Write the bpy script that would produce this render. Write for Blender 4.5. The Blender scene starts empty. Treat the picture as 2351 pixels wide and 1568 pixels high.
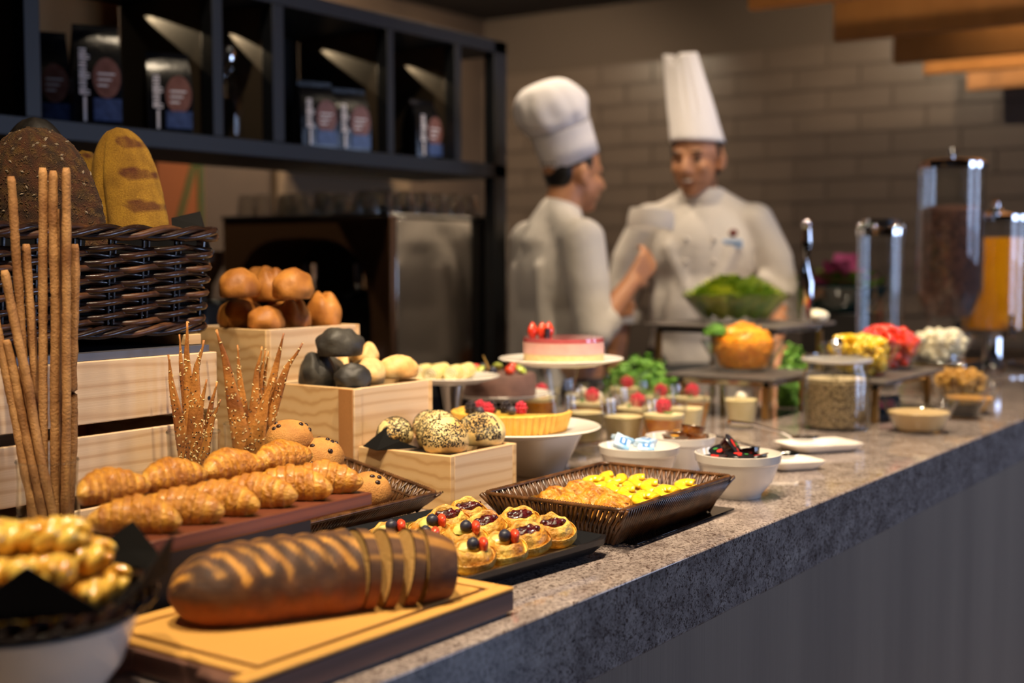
import bpy, math, random
from math import sin, cos, pi, radians as R
from mathutils import Vector, Matrix, noise

random.seed(7)
scene = bpy.context.scene
COL = scene.collection

# ------------------------------------------------------------------ camera
F = 3000.0                                  # focal length in pixels of the 2351 x 1568 frame
TH = math.atan(2080 / F)                    # heading of the view, measured from the counter's direction (+X)
PT = math.atan(192 / F)                     # downward tilt
CAM = Vector((0, 0, 1.28))
fw = Vector((cos(TH) * cos(PT), sin(TH) * cos(PT), -sin(PT)))
rt = Vector((sin(TH), -cos(TH), 0))
up = rt.cross(fw)
cd = bpy.data.cameras.new('camera')
cam = bpy.data.objects.new('camera', cd)
COL.objects.link(cam)
cam.matrix_world = Matrix(((rt.x, up.x, -fw.x, CAM.x), (rt.y, up.y, -fw.y, CAM.y), (rt.z, up.z, -fw.z, CAM.z), (0, 0, 0, 1)))
cd.sensor_width = 36
cd.lens = F * 36 / 2351
cd.clip_start = 0.02
cd.dof.use_dof = True
cd.dof.focus_distance = 1.74
cd.dof.aperture_fstop = 2.6
cd.dof.aperture_blades = 7
scene.camera = cam


def ray(x, y):
    return fw + rt * ((x - 1175.5) / F) - up * ((y - 784) / F)


def PZ(x, y, z):
    d = ray(x, y)
    return CAM + d * ((z - CAM.z) / d.z)


def PY(x, y, Y):
    d = ray(x, y)
    return CAM + d * (Y / d.y)


def PX(x, y, X):
    d = ray(x, y)
    return CAM + d * (X / d.x)


# ------------------------------------------------------------------ world, daylight, exposure
w = bpy.data.worlds.new('world')
scene.world = w
w.use_nodes = True
w.node_tree.nodes['Background'].inputs[0].default_value = (0.55, 0.68, 1.0, 1)
w.node_tree.nodes['Background'].inputs[1].default_value = 0.12


def area(name, loc, target, sx, sy, color, energy):
    l = bpy.data.lights.new(name, 'AREA')
    l.shape = 'RECTANGLE'
    l.size, l.size_y = sx, sy
    l.color = color
    l.energy = energy
    o = bpy.data.objects.new(name, l)
    COL.objects.link(o)
    o.location = loc
    o.rotation_euler = (Vector(target) - Vector(loc)).to_track_quat('-Z', 'Y').to_euler()
    return o


# daylight through the two windows of the guest side
area('window_near_offscreen', (3.6, -3.05, 1.55), (3.6, 0, 1.35), 1.3, 1.5, (0.52, 0.66, 1.0), 50)
area('window_far_offscreen', (6.0, -3.05, 1.55), (6.0, 0, 1.35), 1.3, 1.5, (0.52, 0.66, 1.0), 50)
LAMP = 1.0                                  # overall strength of the ceiling lamps
WARM = (1.0, 0.80, 0.56)
scene.view_settings.view_transform = 'Standard'
scene.view_settings.look = 'None'
scene.view_settings.exposure = 0.0
scene.view_settings.gamma = 1.0
scene.view_settings.use_curve_mapping = False
scene.cycles.use_denoising = True
scene.cycles.max_bounces = 6
scene.cycles.transparent_max_bounces = 16
scene.cycles.sample_clamp_indirect = 20.0


# ------------------------------------------------------------------ materials
def lin(h):
    c = [int(h[i:i + 2], 16) / 255 for i in (0, 2, 4)]
    return tuple((x / 12.92 if x <= 0.04045 else ((x + 0.055) / 1.055) ** 2.4) for x in c) + (1,)


class NT:
    def __init__(s, name):
        s.m = bpy.data.materials.new(name)
        s.m.use_nodes = True
        s.t = s.m.node_tree
        s.b = s.t.nodes['Principled BSDF']
        s.tc = None

    def n(s, typ, **kw):
        x = s.t.nodes.new(typ)
        for k, v in kw.items():
            setattr(x, k, v)
        return x

    def l(s, a, b):
        s.t.links.new(a, b)

    def co(s, scale=(1, 1, 1), rot=(0, 0, 0), out='Object'):
        if s.tc is None:
            s.tc = s.n('ShaderNodeTexCoord')
        mp = s.n('ShaderNodeMapping')
        mp.inputs['Scale'].default_value = scale
        mp.inputs['Rotation'].default_value = rot
        s.l(s.tc.outputs[out], mp.inputs['Vector'])
        return mp.outputs['Vector']

    def noise(s, scale, detail=4, vec=None, rough=0.55, dist=0.0):
        x = s.n('ShaderNodeTexNoise')
        x.inputs['Scale'].default_value = scale
        x.inputs['Detail'].default_value = detail
        x.inputs['Roughness'].default_value = rough
        x.inputs['Distortion'].default_value = dist
        s.l(vec if vec else s.co(), x.inputs['Vector'])
        return x.outputs['Fac']

    def ramp(s, fac, stops, interp='LINEAR'):
        x = s.n('ShaderNodeValToRGB')
        x.color_ramp.interpolation = interp
        e = x.color_ramp.elements
        while len(e) < len(stops):
            e.new(0.5)
        for i, (p, c) in enumerate(stops):
            e[i].position = p
            e[i].color = c if not isinstance(c, str) else lin(c)
        s.l(fac, x.inputs['Fac'])
        return x.outputs['Color']

    def mix(s, fac, a, b, blend='MIX'):
        x = s.n('ShaderNodeMix', data_type='RGBA', blend_type=blend)
        for sock, v in ((x.inputs['Factor'], fac), (x.inputs['A'], a), (x.inputs['B'], b)):
            if isinstance(v, str):
                sock.default_value = lin(v)
            elif isinstance(v, (int, float, tuple)):
                sock.default_value = v
            else:
                s.l(v, sock)
        return x.outputs['Result']

    def bump(s, fac, strength=0.3, dist=0.002):
        x = s.n('ShaderNodeBump')
        x.inputs['Strength'].default_value = strength
        x.inputs['Distance'].default_value = dist
        s.l(fac, x.inputs['Height'])
        s.l(x.outputs['Normal'], s.b.inputs['Normal'])

    def base(s, c):
        if isinstance(c, str):
            s.b.inputs['Base Color'].default_value = lin(c)
        else:
            s.l(c, s.b.inputs['Base Color'])

    def set(s, **kw):
        names = dict(rough='Roughness', metal='Metallic', coat='Coat Weight', coatr='Coat Roughness', sss='Subsurface Weight', spec='Specular IOR Level', trans='Transmission Weight', ior='IOR', sheen='Sheen Weight', alpha='Alpha')
        for k, v in kw.items():
            s.b.inputs[names[k]].default_value = v
        if 'sss' in kw:
            s.b.inputs['Subsurface Radius'].default_value = (0.02, 0.01, 0.005)
            s.b.inputs['Subsurface Scale'].default_value = 0.3
        return s


MATS = {}


def simple(name, c1, c2=None, scale=20, lo=0.35, hi=0.65, bump=None, **kw):
    """colour (optionally mottled by a second colour) plus fine relief"""
    if name in MATS:
        return MATS[name]
    t = NT(name)
    if c2:
        f = t.noise(scale)
        t.base(t.ramp(f, [(lo, c1), (hi, c2)]))
    else:
        t.base(c1)
    if bump:
        t.bump(t.noise(bump[0], 6), bump[1], bump[2])
    t.set(**kw)
    MATS[name] = t.m
    return t.m


def glass(name, tint=(1, 1, 1, 1), boost=1.0, rough=0.01):
    """thin clear sheet: mirror-like by Fresnel, otherwise see-through"""
    if name in MATS:
        return MATS[name]
    t = NT(name)
    t.t.nodes.remove(t.b)
    tr = t.n('ShaderNodeBsdfTransparent')
    tr.inputs[0].default_value = tint
    gl = t.n('ShaderNodeBsdfGlossy')
    gl.inputs['Roughness'].default_value = rough
    fr = t.n('ShaderNodeLayerWeight')
    fr.inputs[0].default_value = 0.5
    pw = t.n('ShaderNodeMath', operation='POWER')
    pw.inputs[1].default_value = 4.0
    mu = t.n('ShaderNodeMath', operation='MULTIPLY_ADD', use_clamp=True)
    mu.inputs[1].default_value = 0.85 * boost
    mu.inputs[2].default_value = 0.045 * boost
    t.l(fr.outputs['Facing'], pw.inputs[0])
    mx = t.n('ShaderNodeMixShader')
    t.l(pw.outputs[0], mu.inputs[0])
    t.l(mu.outputs[0], mx.inputs[0])
    t.l(tr.outputs[0], mx.inputs[1])
    t.l(gl.outputs[0], mx.inputs[2])
    t.l(mx.outputs[0], t.t.nodes['Material Output'].inputs['Surface'])
    MATS[name] = t.m
    return t.m


def emit(name, color, strength):
    t = NT(name)
    t.base('000000')
    t.b.inputs['Emission Color'].default_value = color
    t.b.inputs['Emission Strength'].default_value = strength
    return t.m


def wood(name, c1, c2, c3, scale=(1, 1, 1), rings=9.0, rot=(0, 0, 0), rough=0.5, fine=160, dist=2.2, **kw):
    """long grain along the local X axis after rot"""
    t = NT(name)
    v = t.co(scale=scale, rot=rot)
    wv = t.n('ShaderNodeTexWave', wave_type='BANDS', bands_direction='Z')
    wv.inputs['Scale'].default_value = rings
    wv.inputs['Distortion'].default_value = dist
    wv.inputs['Detail'].default_value = 3
    wv.inputs['Detail Scale'].default_value = 0.6
    t.l(v, wv.inputs['Vector'])
    base = t.ramp(wv.outputs['Fac'], [(0.1, c1), (0.7, c2), (0.97, c3)])
    v2 = t.co(scale=(scale[0] * 2.0, scale[1] * fine, scale[2] * fine), rot=rot)
    fn = t.noise(1.0, 3, v2)
    col = t.mix(0.35, base, t.ramp(fn, [(0.3, c3), (0.7, c1)]))
    t.base(col)
    t.bump(fn, 0.12, 0.001)
    t.set(rough=rough, **kw)
    return t.m


# granite of the counter
t = NT('speckled granite')
v = t.co()
a1 = t.noise(26, 6, v, 0.7)
a2 = t.noise(210, 6, v, 0.8, 0.8)
a3 = t.noise(95, 5, v, 0.78, 1.2)
g1 = t.ramp(a1, [(0.3, '766a65'), (0.5, 'a0938d'), (0.72, 'bdafa6')])
g2 = t.mix(t.ramp(a2, [(0.42, (1, 1, 1, 1)), (0.50, (0, 0, 0, 1))]), g1, '45322b')
g3 = t.mix(t.ramp(a3, [(0.35, (1, 1, 1, 1)), (0.44, (0, 0, 0, 1))]), g2, '33241f')
t.base(g3)
t.set(rough=0.07, spec=0.5)
M_GRANITE = t.m

t = NT('dark grained veneer')
fn = t.noise(1.0, 3, t.co(scale=(420, 420, 3)))
wd = t.noise(1.0, 2, t.co(scale=(5, 5, 0.15)))
c = t.mix(0.5, t.ramp(fn, [(0.3, '7c6a5c'), (0.7, '9a8775')]), t.ramp(wd, [(0.35, '7a695b'), (0.65, '94816f')]))
t.base(c)
t.bump(fn, 0.25, 0.0006)
t.set(rough=0.45)
M_VENEER = t.m

M_PINE_X = wood('pale pine, grain along the length', 'dcc09c', 'd8b991', 'c39d74', scale=(0.8, 7, 7), rings=2.4, dist=11)
M_PINE_Y = wood('pale pine, cross board', 'dcb986', 'd6b07b', 'bf935e', scale=(0.8, 7, 7), rings=2.2, dist=11, rot=(0, 0, pi / 2))
M_PINE_END = wood('pine post, darker grain', 'b9824c', 'a87240', '8a5a30', scale=(9, 9, 1.2), rings=2.0, rot=(0, pi / 2, 0), dist=5)
M_BOARD = wood('golden cutting board wood', 'd9a452', 'd29c49', 'bd873c', scale=(1.0, 10, 10), rings=1.0, dist=2.0)
M_PLANK = wood('red brown plank', '8a4f33', '7a4129', '5f2f1d', scale=(1.0, 10, 10), rings=2.5, dist=2.0, rough=0.4)
M_BAFFLE = wood('fluted oak baffle', 'c48444', 'b27436', '8f5a28', scale=(30, 0.6, 0.3), rings=1.5, rough=0.45, fine=20)
M_STEEL = simple('polished steel', 'c9c6c2', rough=0.12, metal=1.0)
M_CHROME = simple('bright chrome', 'e8e8ea', rough=0.04, metal=1.0)
M_BRUSHED = simple('brushed steel sheet', 'c0bab4', rough=0.13, metal=1.0, bump=(7, 0.12, 0.01))
M_BLACK = simple('matt black', '0e0d0d', rough=0.55)
M_BLACKG = simple('gloss black', '0b0b0c', rough=0.22)
M_FRAME = simple('dark blue grey painted steel', '101319', rough=0.5)
M_WHITE = simple('glazed white porcelain', 'e9e2d8', rough=0.15, coat=0.4)
M_SLATE = simple('dark slate', '4a4340', '5c5450', scale=40, rough=0.5, bump=(90, 0.3, 0.001))
M_GLASS = glass('clear glass', (0.97, 0.98, 0.98, 1), 0.95)
M_PLASTIC = glass('clear cup plastic', (0.97, 0.97, 0.97, 1), 1.0, 0.03)
M_GOLD = simple('crinkled gold foil', 'cdb05a', 'a58736', scale=60, rough=0.32, metal=1.0, bump=(220, 0.9, 0.002))
M_NAPKIN = simple('black napkin cloth', '060505', rough=0.8, spec=0.2, bump=(600, 0.2, 0.0005))


# ------------------------------------------------------------------ mesh building
class MB:
    def __init__(s):
        s.v, s.f = [], []

    def add(s, vs, fs, mat=None):
        o = len(s.v)
        s.v += [(mat @ Vector(p)) if mat else Vector(p) for p in vs]
        s.f += [tuple(i + o for i in q) for q in fs]
        return s

    def box(s, x0, x1, y0, y1, z0, z1, mat=None):
        vs = [(x0, y0, z0), (x1, y0, z0), (x1, y1, z0), (x0, y1, z0), (x0, y0, z1), (x1, y0, z1), (x1, y1, z1), (x0, y1, z1)]
        fs = [(3, 2, 1, 0), (4, 5, 6, 7), (0, 1, 5, 4), (1, 2, 6, 5), (2, 3, 7, 6), (3, 0, 4, 7)]
        return s.add(vs, fs, mat)

    def lathe(s, prof, seg=32, mat=None, squash=None):
        """profile of (r, z); closes on the axis where r is 0"""
        n = len(prof)
        vs = []
        for r, z in prof:
            for k in range(seg):
                a = 2 * pi * k / seg
                x, y = r * cos(a), r * sin(a)
                if squash:
                    x, y = squash(x, y, z)
                vs.append((x, y, z))
        fs = []
        for i in range(n - 1):
            for k in range(seg):
                k2 = (k + 1) % seg
                fs.append((i * seg + k, i * seg + k2, (i + 1) * seg + k2, (i + 1) * seg + k))
        return s.add(vs, fs, mat)

    def blob(s, fn, nu=28, nv=16, mat=None):
        """closed surface; fn(u, v) with u around 0..2pi and v from the top (0) to the bottom (pi)"""
        vs = [Vector(fn(0, 1e-4))]
        for j in range(1, nv):
            for i in range(nu):
                vs.append(Vector(fn(2 * pi * i / nu, pi * j / nv)))
        vs.append(Vector(fn(0, pi - 1e-4)))
        fs = []
        for i in range(nu):
            i2 = (i + 1) % nu
            fs.append((0, 1 + i, 1 + i2))
            for j in range(nv - 2):
                a, b = 1 + j * nu, 1 + (j + 1) * nu
                fs.append((a + i, b + i, b + i2, a + i2))
            a = 1 + (nv - 2) * nu
            fs.append((a + i, len(vs) - 1, a + i2))
        return s.add(vs, fs, mat)

    def ell(s, c, r, rot=None, nu=20, nv=12, amp=0.0, sc=1.0, seed=0.0):
        c = Vector(c)
        q = rot if rot is not None else Matrix.Identity(3)

        def fn(u, v):
            d = Vector((sin(v) * cos(u), sin(v) * sin(u), cos(v)))
            k = 1 + amp * noise.noise(d * sc + Vector((seed, seed * 1.7, -seed))) if amp else 1
            return c + q @ Vector((d.x * r[0] * k, d.y * r[1] * k, d.z * r[2] * k))
        return s.blob(fn, nu, nv)

    def tube(s, pts, rad, seg=8, closed=False, cap=True, flat=1.0, upv=(0, 0, 1)):
        pts = [Vector(p) for p in pts]
        n = len(pts)
        rr = rad if isinstance(rad, (list, tuple)) else [rad] * n
        o = len(s.v)
        for i, p in enumerate(pts):
            a = pts[(i - 1) % n] if (closed or i > 0) else p
            b = pts[(i + 1) % n] if (closed or i < n - 1) else p
            d = (b - a).normalized()
            x = d.cross(Vector(upv))
            if x.length < 1e-4:
                x = d.cross(Vector((0, 1, 0)))
            x.normalize()
            y = x.cross(d)
            for k in range(seg):
                an = 2 * pi * k / seg
                s.v.append(p + x * (rr[i] * cos(an)) + y * (rr[i] * flat * sin(an)))
        m = n if closed else n - 1
        for i in range(m):
            i2 = (i + 1) % n
            for k in range(seg):
                k2 = (k + 1) % seg
                s.f.append((o + i * seg + k, o + i * seg + k2, o + i2 * seg + k2, o + i2 * seg + k))
        if cap and not closed:
            s.f.append(tuple(o + k for k in range(seg))[::-1])
            s.f.append(tuple(o + (n - 1) * seg + k for k in range(seg)))
        return s

    def prism(s, poly, z0, z1, mat=None):
        n = len(poly)
        vs = [(x, y, z0) for x, y in poly] + [(x, y, z1) for x, y in poly]
        fs = [tuple(range(n))[::-1], tuple(range(n, 2 * n))]
        fs += [(i, (i + 1) % n, n + (i + 1) % n, n + i) for i in range(n)]
        return s.add(vs, fs, mat)

    def mesh(s, name, smooth=True, angle=40):
        me = bpy.data.meshes.new(name)
        me.from_pydata([tuple(p) for p in s.v], [], s.f)
        me.update()
        if smooth:
            me.shade_smooth()
            if angle:
                me.set_sharp_from_angle(angle=R(angle))
        return me

    def build(s, name, mat, parent=None, smooth=True, bevel=0, angle=40, loc=None, seg=2, solid=0):
        me = s.mesh(name, smooth, angle)
        o = bpy.data.objects.new(name, me)
        me.materials.append(mat)
        COL.objects.link(o)
        if parent:
            o.parent = parent
        if loc is not None:
            o.location = loc
        if solid:
            m = o.modifiers.new('thickness', 'SOLIDIFY')
            m.thickness = solid
        if bevel:
            m = o.modifiers.new('bevel', 'BEVEL')
            m.width = bevel
            m.segments = seg
            m.limit_method = 'ANGLE'
            m.angle_limit = R(35)
        return o


def tag(o, label, cat, group=None, kind=None):
    o['label'] = label
    o['category'] = cat
    if group:
        o['group'] = group
    if kind:
        o['kind'] = kind
    return o


def struct(o):
    o['kind'] = 'structure'
    return o


def thing(name, label, cat, loc=(0, 0, 0), rz=0, group=None):
    o = bpy.data.objects.new(name, None)
    o.empty_display_size = 0.05
    COL.objects.link(o)
    o.location = loc
    o.rotation_euler = (0, 0, rz)
    return tag(o, label, cat, group)


def copy_tree(root, loc, rz=0, label=None, group=None, scale=1.0, parent=None, rot=None):
    c = root.copy()
    COL.objects.link(c)
    c.location = loc
    c.rotation_euler = rot if rot else (0, 0, rz)
    c.scale = (scale,) * 3 if isinstance(scale, (int, float)) else scale
    if label:
        c['label'] = label
    if group:
        c['group'] = group
    if parent:
        c.parent = parent
    for ch in root.children:
        k = ch.copy()
        COL.objects.link(k)
        k.parent = c
        for g in ch.children:
            q = g.copy()
            COL.objects.link(q)
            q.parent = k
    return c


def nz(p, s, seed=0.0):
    return noise.noise(Vector(p) * s + Vector((seed, seed * 0.7, seed * 1.3)))


def rot3(ax, an):
    return Matrix.Rotation(an, 3, ax)


LAMPS = []


def lamp(loc, target, watts, size=60, name='ceiling downlight set above the buffet', cat='downlight', blend=0.7, color=WARM, group='downlights above the buffet'):
    """recessed ceiling lamp: ring, lens and the spot it gives"""
    t = thing('ceiling_downlight', name, cat, loc, group=group)
    MB().lathe([(0.036, 0.0), (0.036, -0.012), (0.055, -0.012), (0.058, -0.004), (0.058, 0.0)], 24).build('ring', M_STEEL, t)
    MB().lathe([(0.0001, -0.004), (0.035, -0.004)], 20).build('lens', M_LENS, t)
    LAMPS.append(1)
    l = bpy.data.lights.new('downlight_%d_offscreen' % len(LAMPS), 'SPOT')
    l.energy = watts * LAMP
    l.color = color
    l.spot_size = R(size)
    l.spot_blend = blend
    l.shadow_soft_size = 0.03
    o = bpy.data.objects.new('downlight_%d_offscreen' % len(LAMPS), l)
    COL.objects.link(o)
    o.parent = t
    o.location = (0, 0, -0.02)
    o.rotation_euler = (Vector(target) - Vector(loc)).to_track_quat('-Z', 'Y').to_euler()
    return t


M_LENS = emit('lamp lens', (1.0, 0.85, 0.62, 1), 20.0)

# ================================================================== the room
CEIL = 2.80
M_FLOOR = simple('dark floor tile', '3a332e', '453d37', scale=3, rough=0.35)
M_CEIL = simple('dark ceiling paint', '2b2520', rough=0.8)
M_WALLB = simple('brown plaster', '5a4838', '4d3d2f', scale=2, rough=0.7)
M_WALLG = simple('guest side plaster', '6a5a4c', rough=0.8)
M_GROUT = simple('grout', '5c4f44', rough=0.9)
M_TILE = simple('taupe glazed tile', '6f6054', '65574b', scale=2.5, rough=0.34)
XW = 6.9
struct(MB().box(-2.5, XW + 0.2, -3.2, 5.2, -0.1, 0).build('floor', M_FLOOR))
struct(MB().box(-2.5, XW + 0.2, -3.2, 5.2, CEIL, CEIL + 0.1).build('ceiling', M_CEIL))
struct(MB().box(-2.5, XW + 0.2, 5.0, 5.2, 0, CEIL).build('wall_back', M_WALLB))
struct(MB().box(-2.6, -2.5, -3.2, 5.2, 0, CEIL).build('wall_entrance', M_WALLG))
gw = MB()
for x0, x1, z0, z1 in ((-2.5, 2.6, 0, CEIL), (4.6, 5.0, 0, CEIL), (7.0, 7.1, 0, CEIL), (2.6, 4.6, 0, 0.75), (2.6, 4.6, 2.35, CEIL), (5.0, 7.0, 0, 0.75), (5.0, 7.0, 2.35, CEIL)):
    gw.box(x0, x1, -3.2, -3.1, z0, z1)
struct(gw.build('wall_guest', M_WALLG, smooth=False))
for k, x0 in enumerate((2.6, 5.0)):
    fr = MB()
    for a, b, c, d in ((0, 0.05, 0.75, 2.35), (1.95, 2.0, 0.75, 2.35), (0, 2.0, 0.75, 0.8), (0, 2.0, 2.3, 2.35), (0.975, 1.025, 0.75, 2.35)):
        fr.box(x0 + a, x0 + b, -3.19, -3.12, c, d)
    wo = struct(fr.build('window_%d' % (k + 1), M_FRAME, smooth=False))
    for q in (0, 1):
        MB().box(x0 + 0.05 + q, x0 + 0.975 + q * 0.975, -3.16, -3.155, 0.8, 2.3).build('pane', M_GLASS, wo)

# end wall behind the cooks, each glazed tile a piece of its own
wall = struct(MB().box(XW, XW + 0.2, -3.2, 5.2, 0, CEIL).build('wall_end', M_GROUT))
TW, THt = 0.36, 0.122
mt = MB().box(0, 0.012, 0, TW - 0.008, 0, THt - 0.008).mesh('tile', False)
mt.materials.append(M_TILE)
for j in range(12):
    for i in range(14):
        o = bpy.data.objects.new('tile', mt)
        COL.objects.link(o)
        o.parent = wall
        o.location = (XW - 0.012 + random.uniform(-0.002, 0.002), 0.35 + (i + (0.5 if j % 2 else 0)) * TW, 0.98 + j * THt)
        o.rotation_euler = (0, random.uniform(-0.003, 0.003), 0)

# hanging oak baffles over the far end of the counter
for k, x in enumerate((4.05, 4.82, 5.51, 5.92, 6.6)):
    b = thing('ceiling_baffle', ['fluted oak ceiling baffle, first and nearest to the cooks', 'fluted oak ceiling baffle, second after the cooks', 'fluted oak ceiling baffle, in the middle of the row', 'fluted oak ceiling baffle, fourth of the row and second from the tiled wall', 'fluted oak ceiling baffle, last one beside the tiled wall'][k], 'ceiling baffle', (x, 1.86, 2.10), group='oak baffles under the ceiling')
    MB().box(0, 0.045, -3.6, 0, 0, 0.34).build('board', M_BAFFLE, b, bevel=0.004)
    for yy in (-0.4, -1.6, -2.8):
        MB().box(0.018, 0.028, yy - 0.005, yy + 0.005, 0.34, CEIL - 2.10).build('hanger', M_BLACK, b)

# ================================================================== the buffet counter
Y0, Y1 = 0.755, 1.80
ctr = thing('buffet_counter', 'long buffet counter with speckled granite top and dark grained front', 'counter', (0, 0, 0))
MB().box(-1.5, 6.0, Y0, Y1, 0.80, 0.90).build('stone_top', M_GRANITE, ctr, bevel=0.003)
MB().box(-1.45, 5.95, Y0 + 0.05, Y1 - 0.03, 0.08, 0.80).build('front_panel', M_VENEER, ctr)
MB().box(-1.4, 5.9, Y0 + 0.12, Y1 - 0.1, 0, 0.08).build('plinth', M_BLACK, ctr)

# ================================================================== back bar, coffee machine, shelf
bar = thing('back_bar', 'dark back bar cabinet under the coffee machine', 'cabinet', (0, 0, 0))
MB().box(1.2, 3.62, 2.42, 3.25, 0.86, 0.90).build('worktop', simple('dark worktop', '1d1a18', rough=0.3), bar, bevel=0.003)
MB().box(1.25, 3.58, 2.46, 3.2, 0.0, 0.86).build('body', simple('dark cabinet wood', '2a1d15', rough=0.5), bar)

SX = [0.9, 1.71, 2.236, 2.44, 2.895, 3.214, 3.421]
SB, ST, YS, YD = 1.537, 1.971, 2.44, 2.80
sh = thing('bar_shelf', 'dark steel shelf unit with open bays above the coffee machine', 'shelf', (0, 0, 0))
MB().box(0.9, 3.49, YS, YD, SB, SB + 0.042).build('shelf_board', M_FRAME, sh, bevel=0.002)
MB().box(0.9, 3.49, YS, YD, ST - 0.04, ST).build('top_board', M_FRAME, sh, bevel=0.002)
M_DIV = simple('divider board', '4a3e30', rough=0.6)
for x, wd in zip(SX, (0.04, 0.04, 0.034, 0.042, 0.03, 0.033, 0.0)):
    if not wd:
        continue
    p = MB().box(x, x + wd, YS, YS + 0.04, SB + 0.042, ST - 0.04).build('upright', M_FRAME, sh, bevel=0.002)
    MB().box(x + 0.008, x + wd - 0.008, YS + 0.04, YD - 0.005, SB + 0.042, ST - 0.04).build('divider', M_DIV, sh)
for ya in (YS, YD - 0.04):
    MB().box(3.421, 3.49, ya, ya + 0.04, 0.9003 if ya == YS else SB, ST).build('end_post', M_FRAME, sh, bevel=0.002)
MB().box(1.2, 1.26, YS, YS + 0.04, 0.90, SB).build('end_post', M_FRAME, sh, bevel=0.002)
M_BACK = simple('black back panel', '0a0909', rough=0.6)
for a, b in zip(SX[:-2], SX[1:-1]):
    MB().box(a + 0.03, b, YD - 0.012, YD, SB + 0.042, ST - 0.04).build('back_panel', M_BACK if a != 1.71 else simple('tan back panel', 'a8773c', rough=0.6), sh)
# small shelf spots at the back of the bays, grazing the dividers
for x, ya_, za_ in ((2.236, 2.757, 1.925), (2.44, 2.66, 1.905), (2.895, 2.765, 1.925), (3.214, 2.70, 1.915)):
    s = bpy.data.lights.new('shelf_spot', 'SPOT')
    s.energy = 6.0
    s.color = (1.0, 0.76, 0.46)
    s.spot_size = R(15)
    s.spot_blend = 0.15
    s.shadow_soft_size = 0.002
    o = bpy.data.objects.new('shelf_spot', s)
    COL.objects.link(o)
    o.parent = sh
    o.location = (x - 0.004, ya_, za_)
    o.rotation_euler = (Vector((x + 0.004, YS + 0.04, 1.79)) - o.location).to_track_quat('-Z', 'Y').to_euler()
    MB().tube([o.location + Vector((0, 0.016, 0.006)), o.location + Vector((0, 0.002, 0.001))], 0.004, 10).build('spot_housing', M_BLACK, sh)


def bag(px, py, Y, hpx, label, ang=0.35, seen='front'):
    """gusseted coffee bag: tapered pouch with flat sealed top, side lettering, oval badge and blue foot"""
    p = PY(px, py, Y)
    p.z = SB + 0.043
    b = thing('coffee_bag', label, 'coffee bag', p, ang, 'coffee bags on the bar shelf')
    H, W, D = hpx, 0.105, 0.066
    secs = [(0, W, D), (0.02, W * 1.03, D * 1.04), (H * 0.45, W * 1.05, D * 1.05), (H * 0.72, W, D * 0.8), (H * 0.88, W * 0.98, D * 0.30), (H * 0.93, W * 0.97, 0.006), (H, W * 0.97, 0.005)]
    m = MB()
    vs, fs = [], []
    for z, a, d in secs:
        gx = 0.006 if z < H * 0.9 else 0
        vs += [(-a / 2, -d / 2, z), (0, -d / 2 - 0.004 * (d > 0.02), z), (a / 2, -d / 2, z), (a / 2 - gx, 0, z), (a / 2, d / 2, z), (0, d / 2 + 0.004 * (d > 0.02), z), (-a / 2, d / 2, z), (-a / 2 + gx, 0, z)]
    for i in range(len(secs) - 1):
        for k in range(8):
            fs.append((i * 8 + k, i * 8 + (k + 1) % 8, i * 8 + 8 + (k + 1) % 8, i * 8 + 8 + k))
    fs += [tuple(range(8))[::-1], tuple(range(len(vs) - 8, len(vs)))]
    m.add(vs, fs)
    body = m.build('pouch', simple('black foil pouch', '0c0c10', rough=0.25, bump=(30, 0.4, 0.004)), b, angle=30)
    f = -D / 2 - 0.008
    # upright lettering along one side of the face
    lt = MB()
    rnd = random.Random(3)
    z = H * 0.30
    while z < H * 0.70:
        hh = rnd.uniform(0.010, 0.016)
        ww = rnd.choice((0.016, 0.016, 0.023))
        lt.box(-0.043, -0.043 + ww, f - 0.0008, f, z, z + hh * 0.32)
        lt.box(-0.043, -0.043 + ww, f - 0.0008, f, z + hh * 0.62, z + hh * 0.86)
        lt.box(-0.043 if rnd.random() < .5 else -0.033, -0.030, f - 0.0008, f, z, z + hh * 0.86)
        z += hh
    lt.build('lettering', simple('white print', 'ece6ea', rough=0.5), b, smooth=False)
    MB().box(-0.034, -0.028, f - 0.0008, f, 0.01, H * 0.28).build('strap_print', MATS['white print'], b, smooth=False)
    MB().lathe([(0.0001, 0), (0.034, 0)], 24, Matrix.Translation((0.018, f - 0.0004, H * 0.47)) @ Matrix.Rotation(pi / 2, 4, 'X') @ Matrix.Diagonal((0.92, 1.35, 1, 1))).build('badge', simple('brown badge print', '6e4236', '83564a', scale=60, rough=0.5), b, smooth=False)
    for k in range(3):
        MB().box(-0.002, 0.036 - 0.008 * k, f - 0.0012, f - 0.0006, H * 0.50 - k * 0.013, H * 0.50 + 0.004 - k * 0.013).build('badge_line', MATS['white print'], b, smooth=False)
    MB().box(-0.012, 0.05, f - 0.0006, f + 0.0004, 0.012, H * 0.27).build('foot_print', simple('blue foot print', '2c3c66', '45598a', scale=50, rough=0.4), b, smooth=False)
    return b


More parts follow.
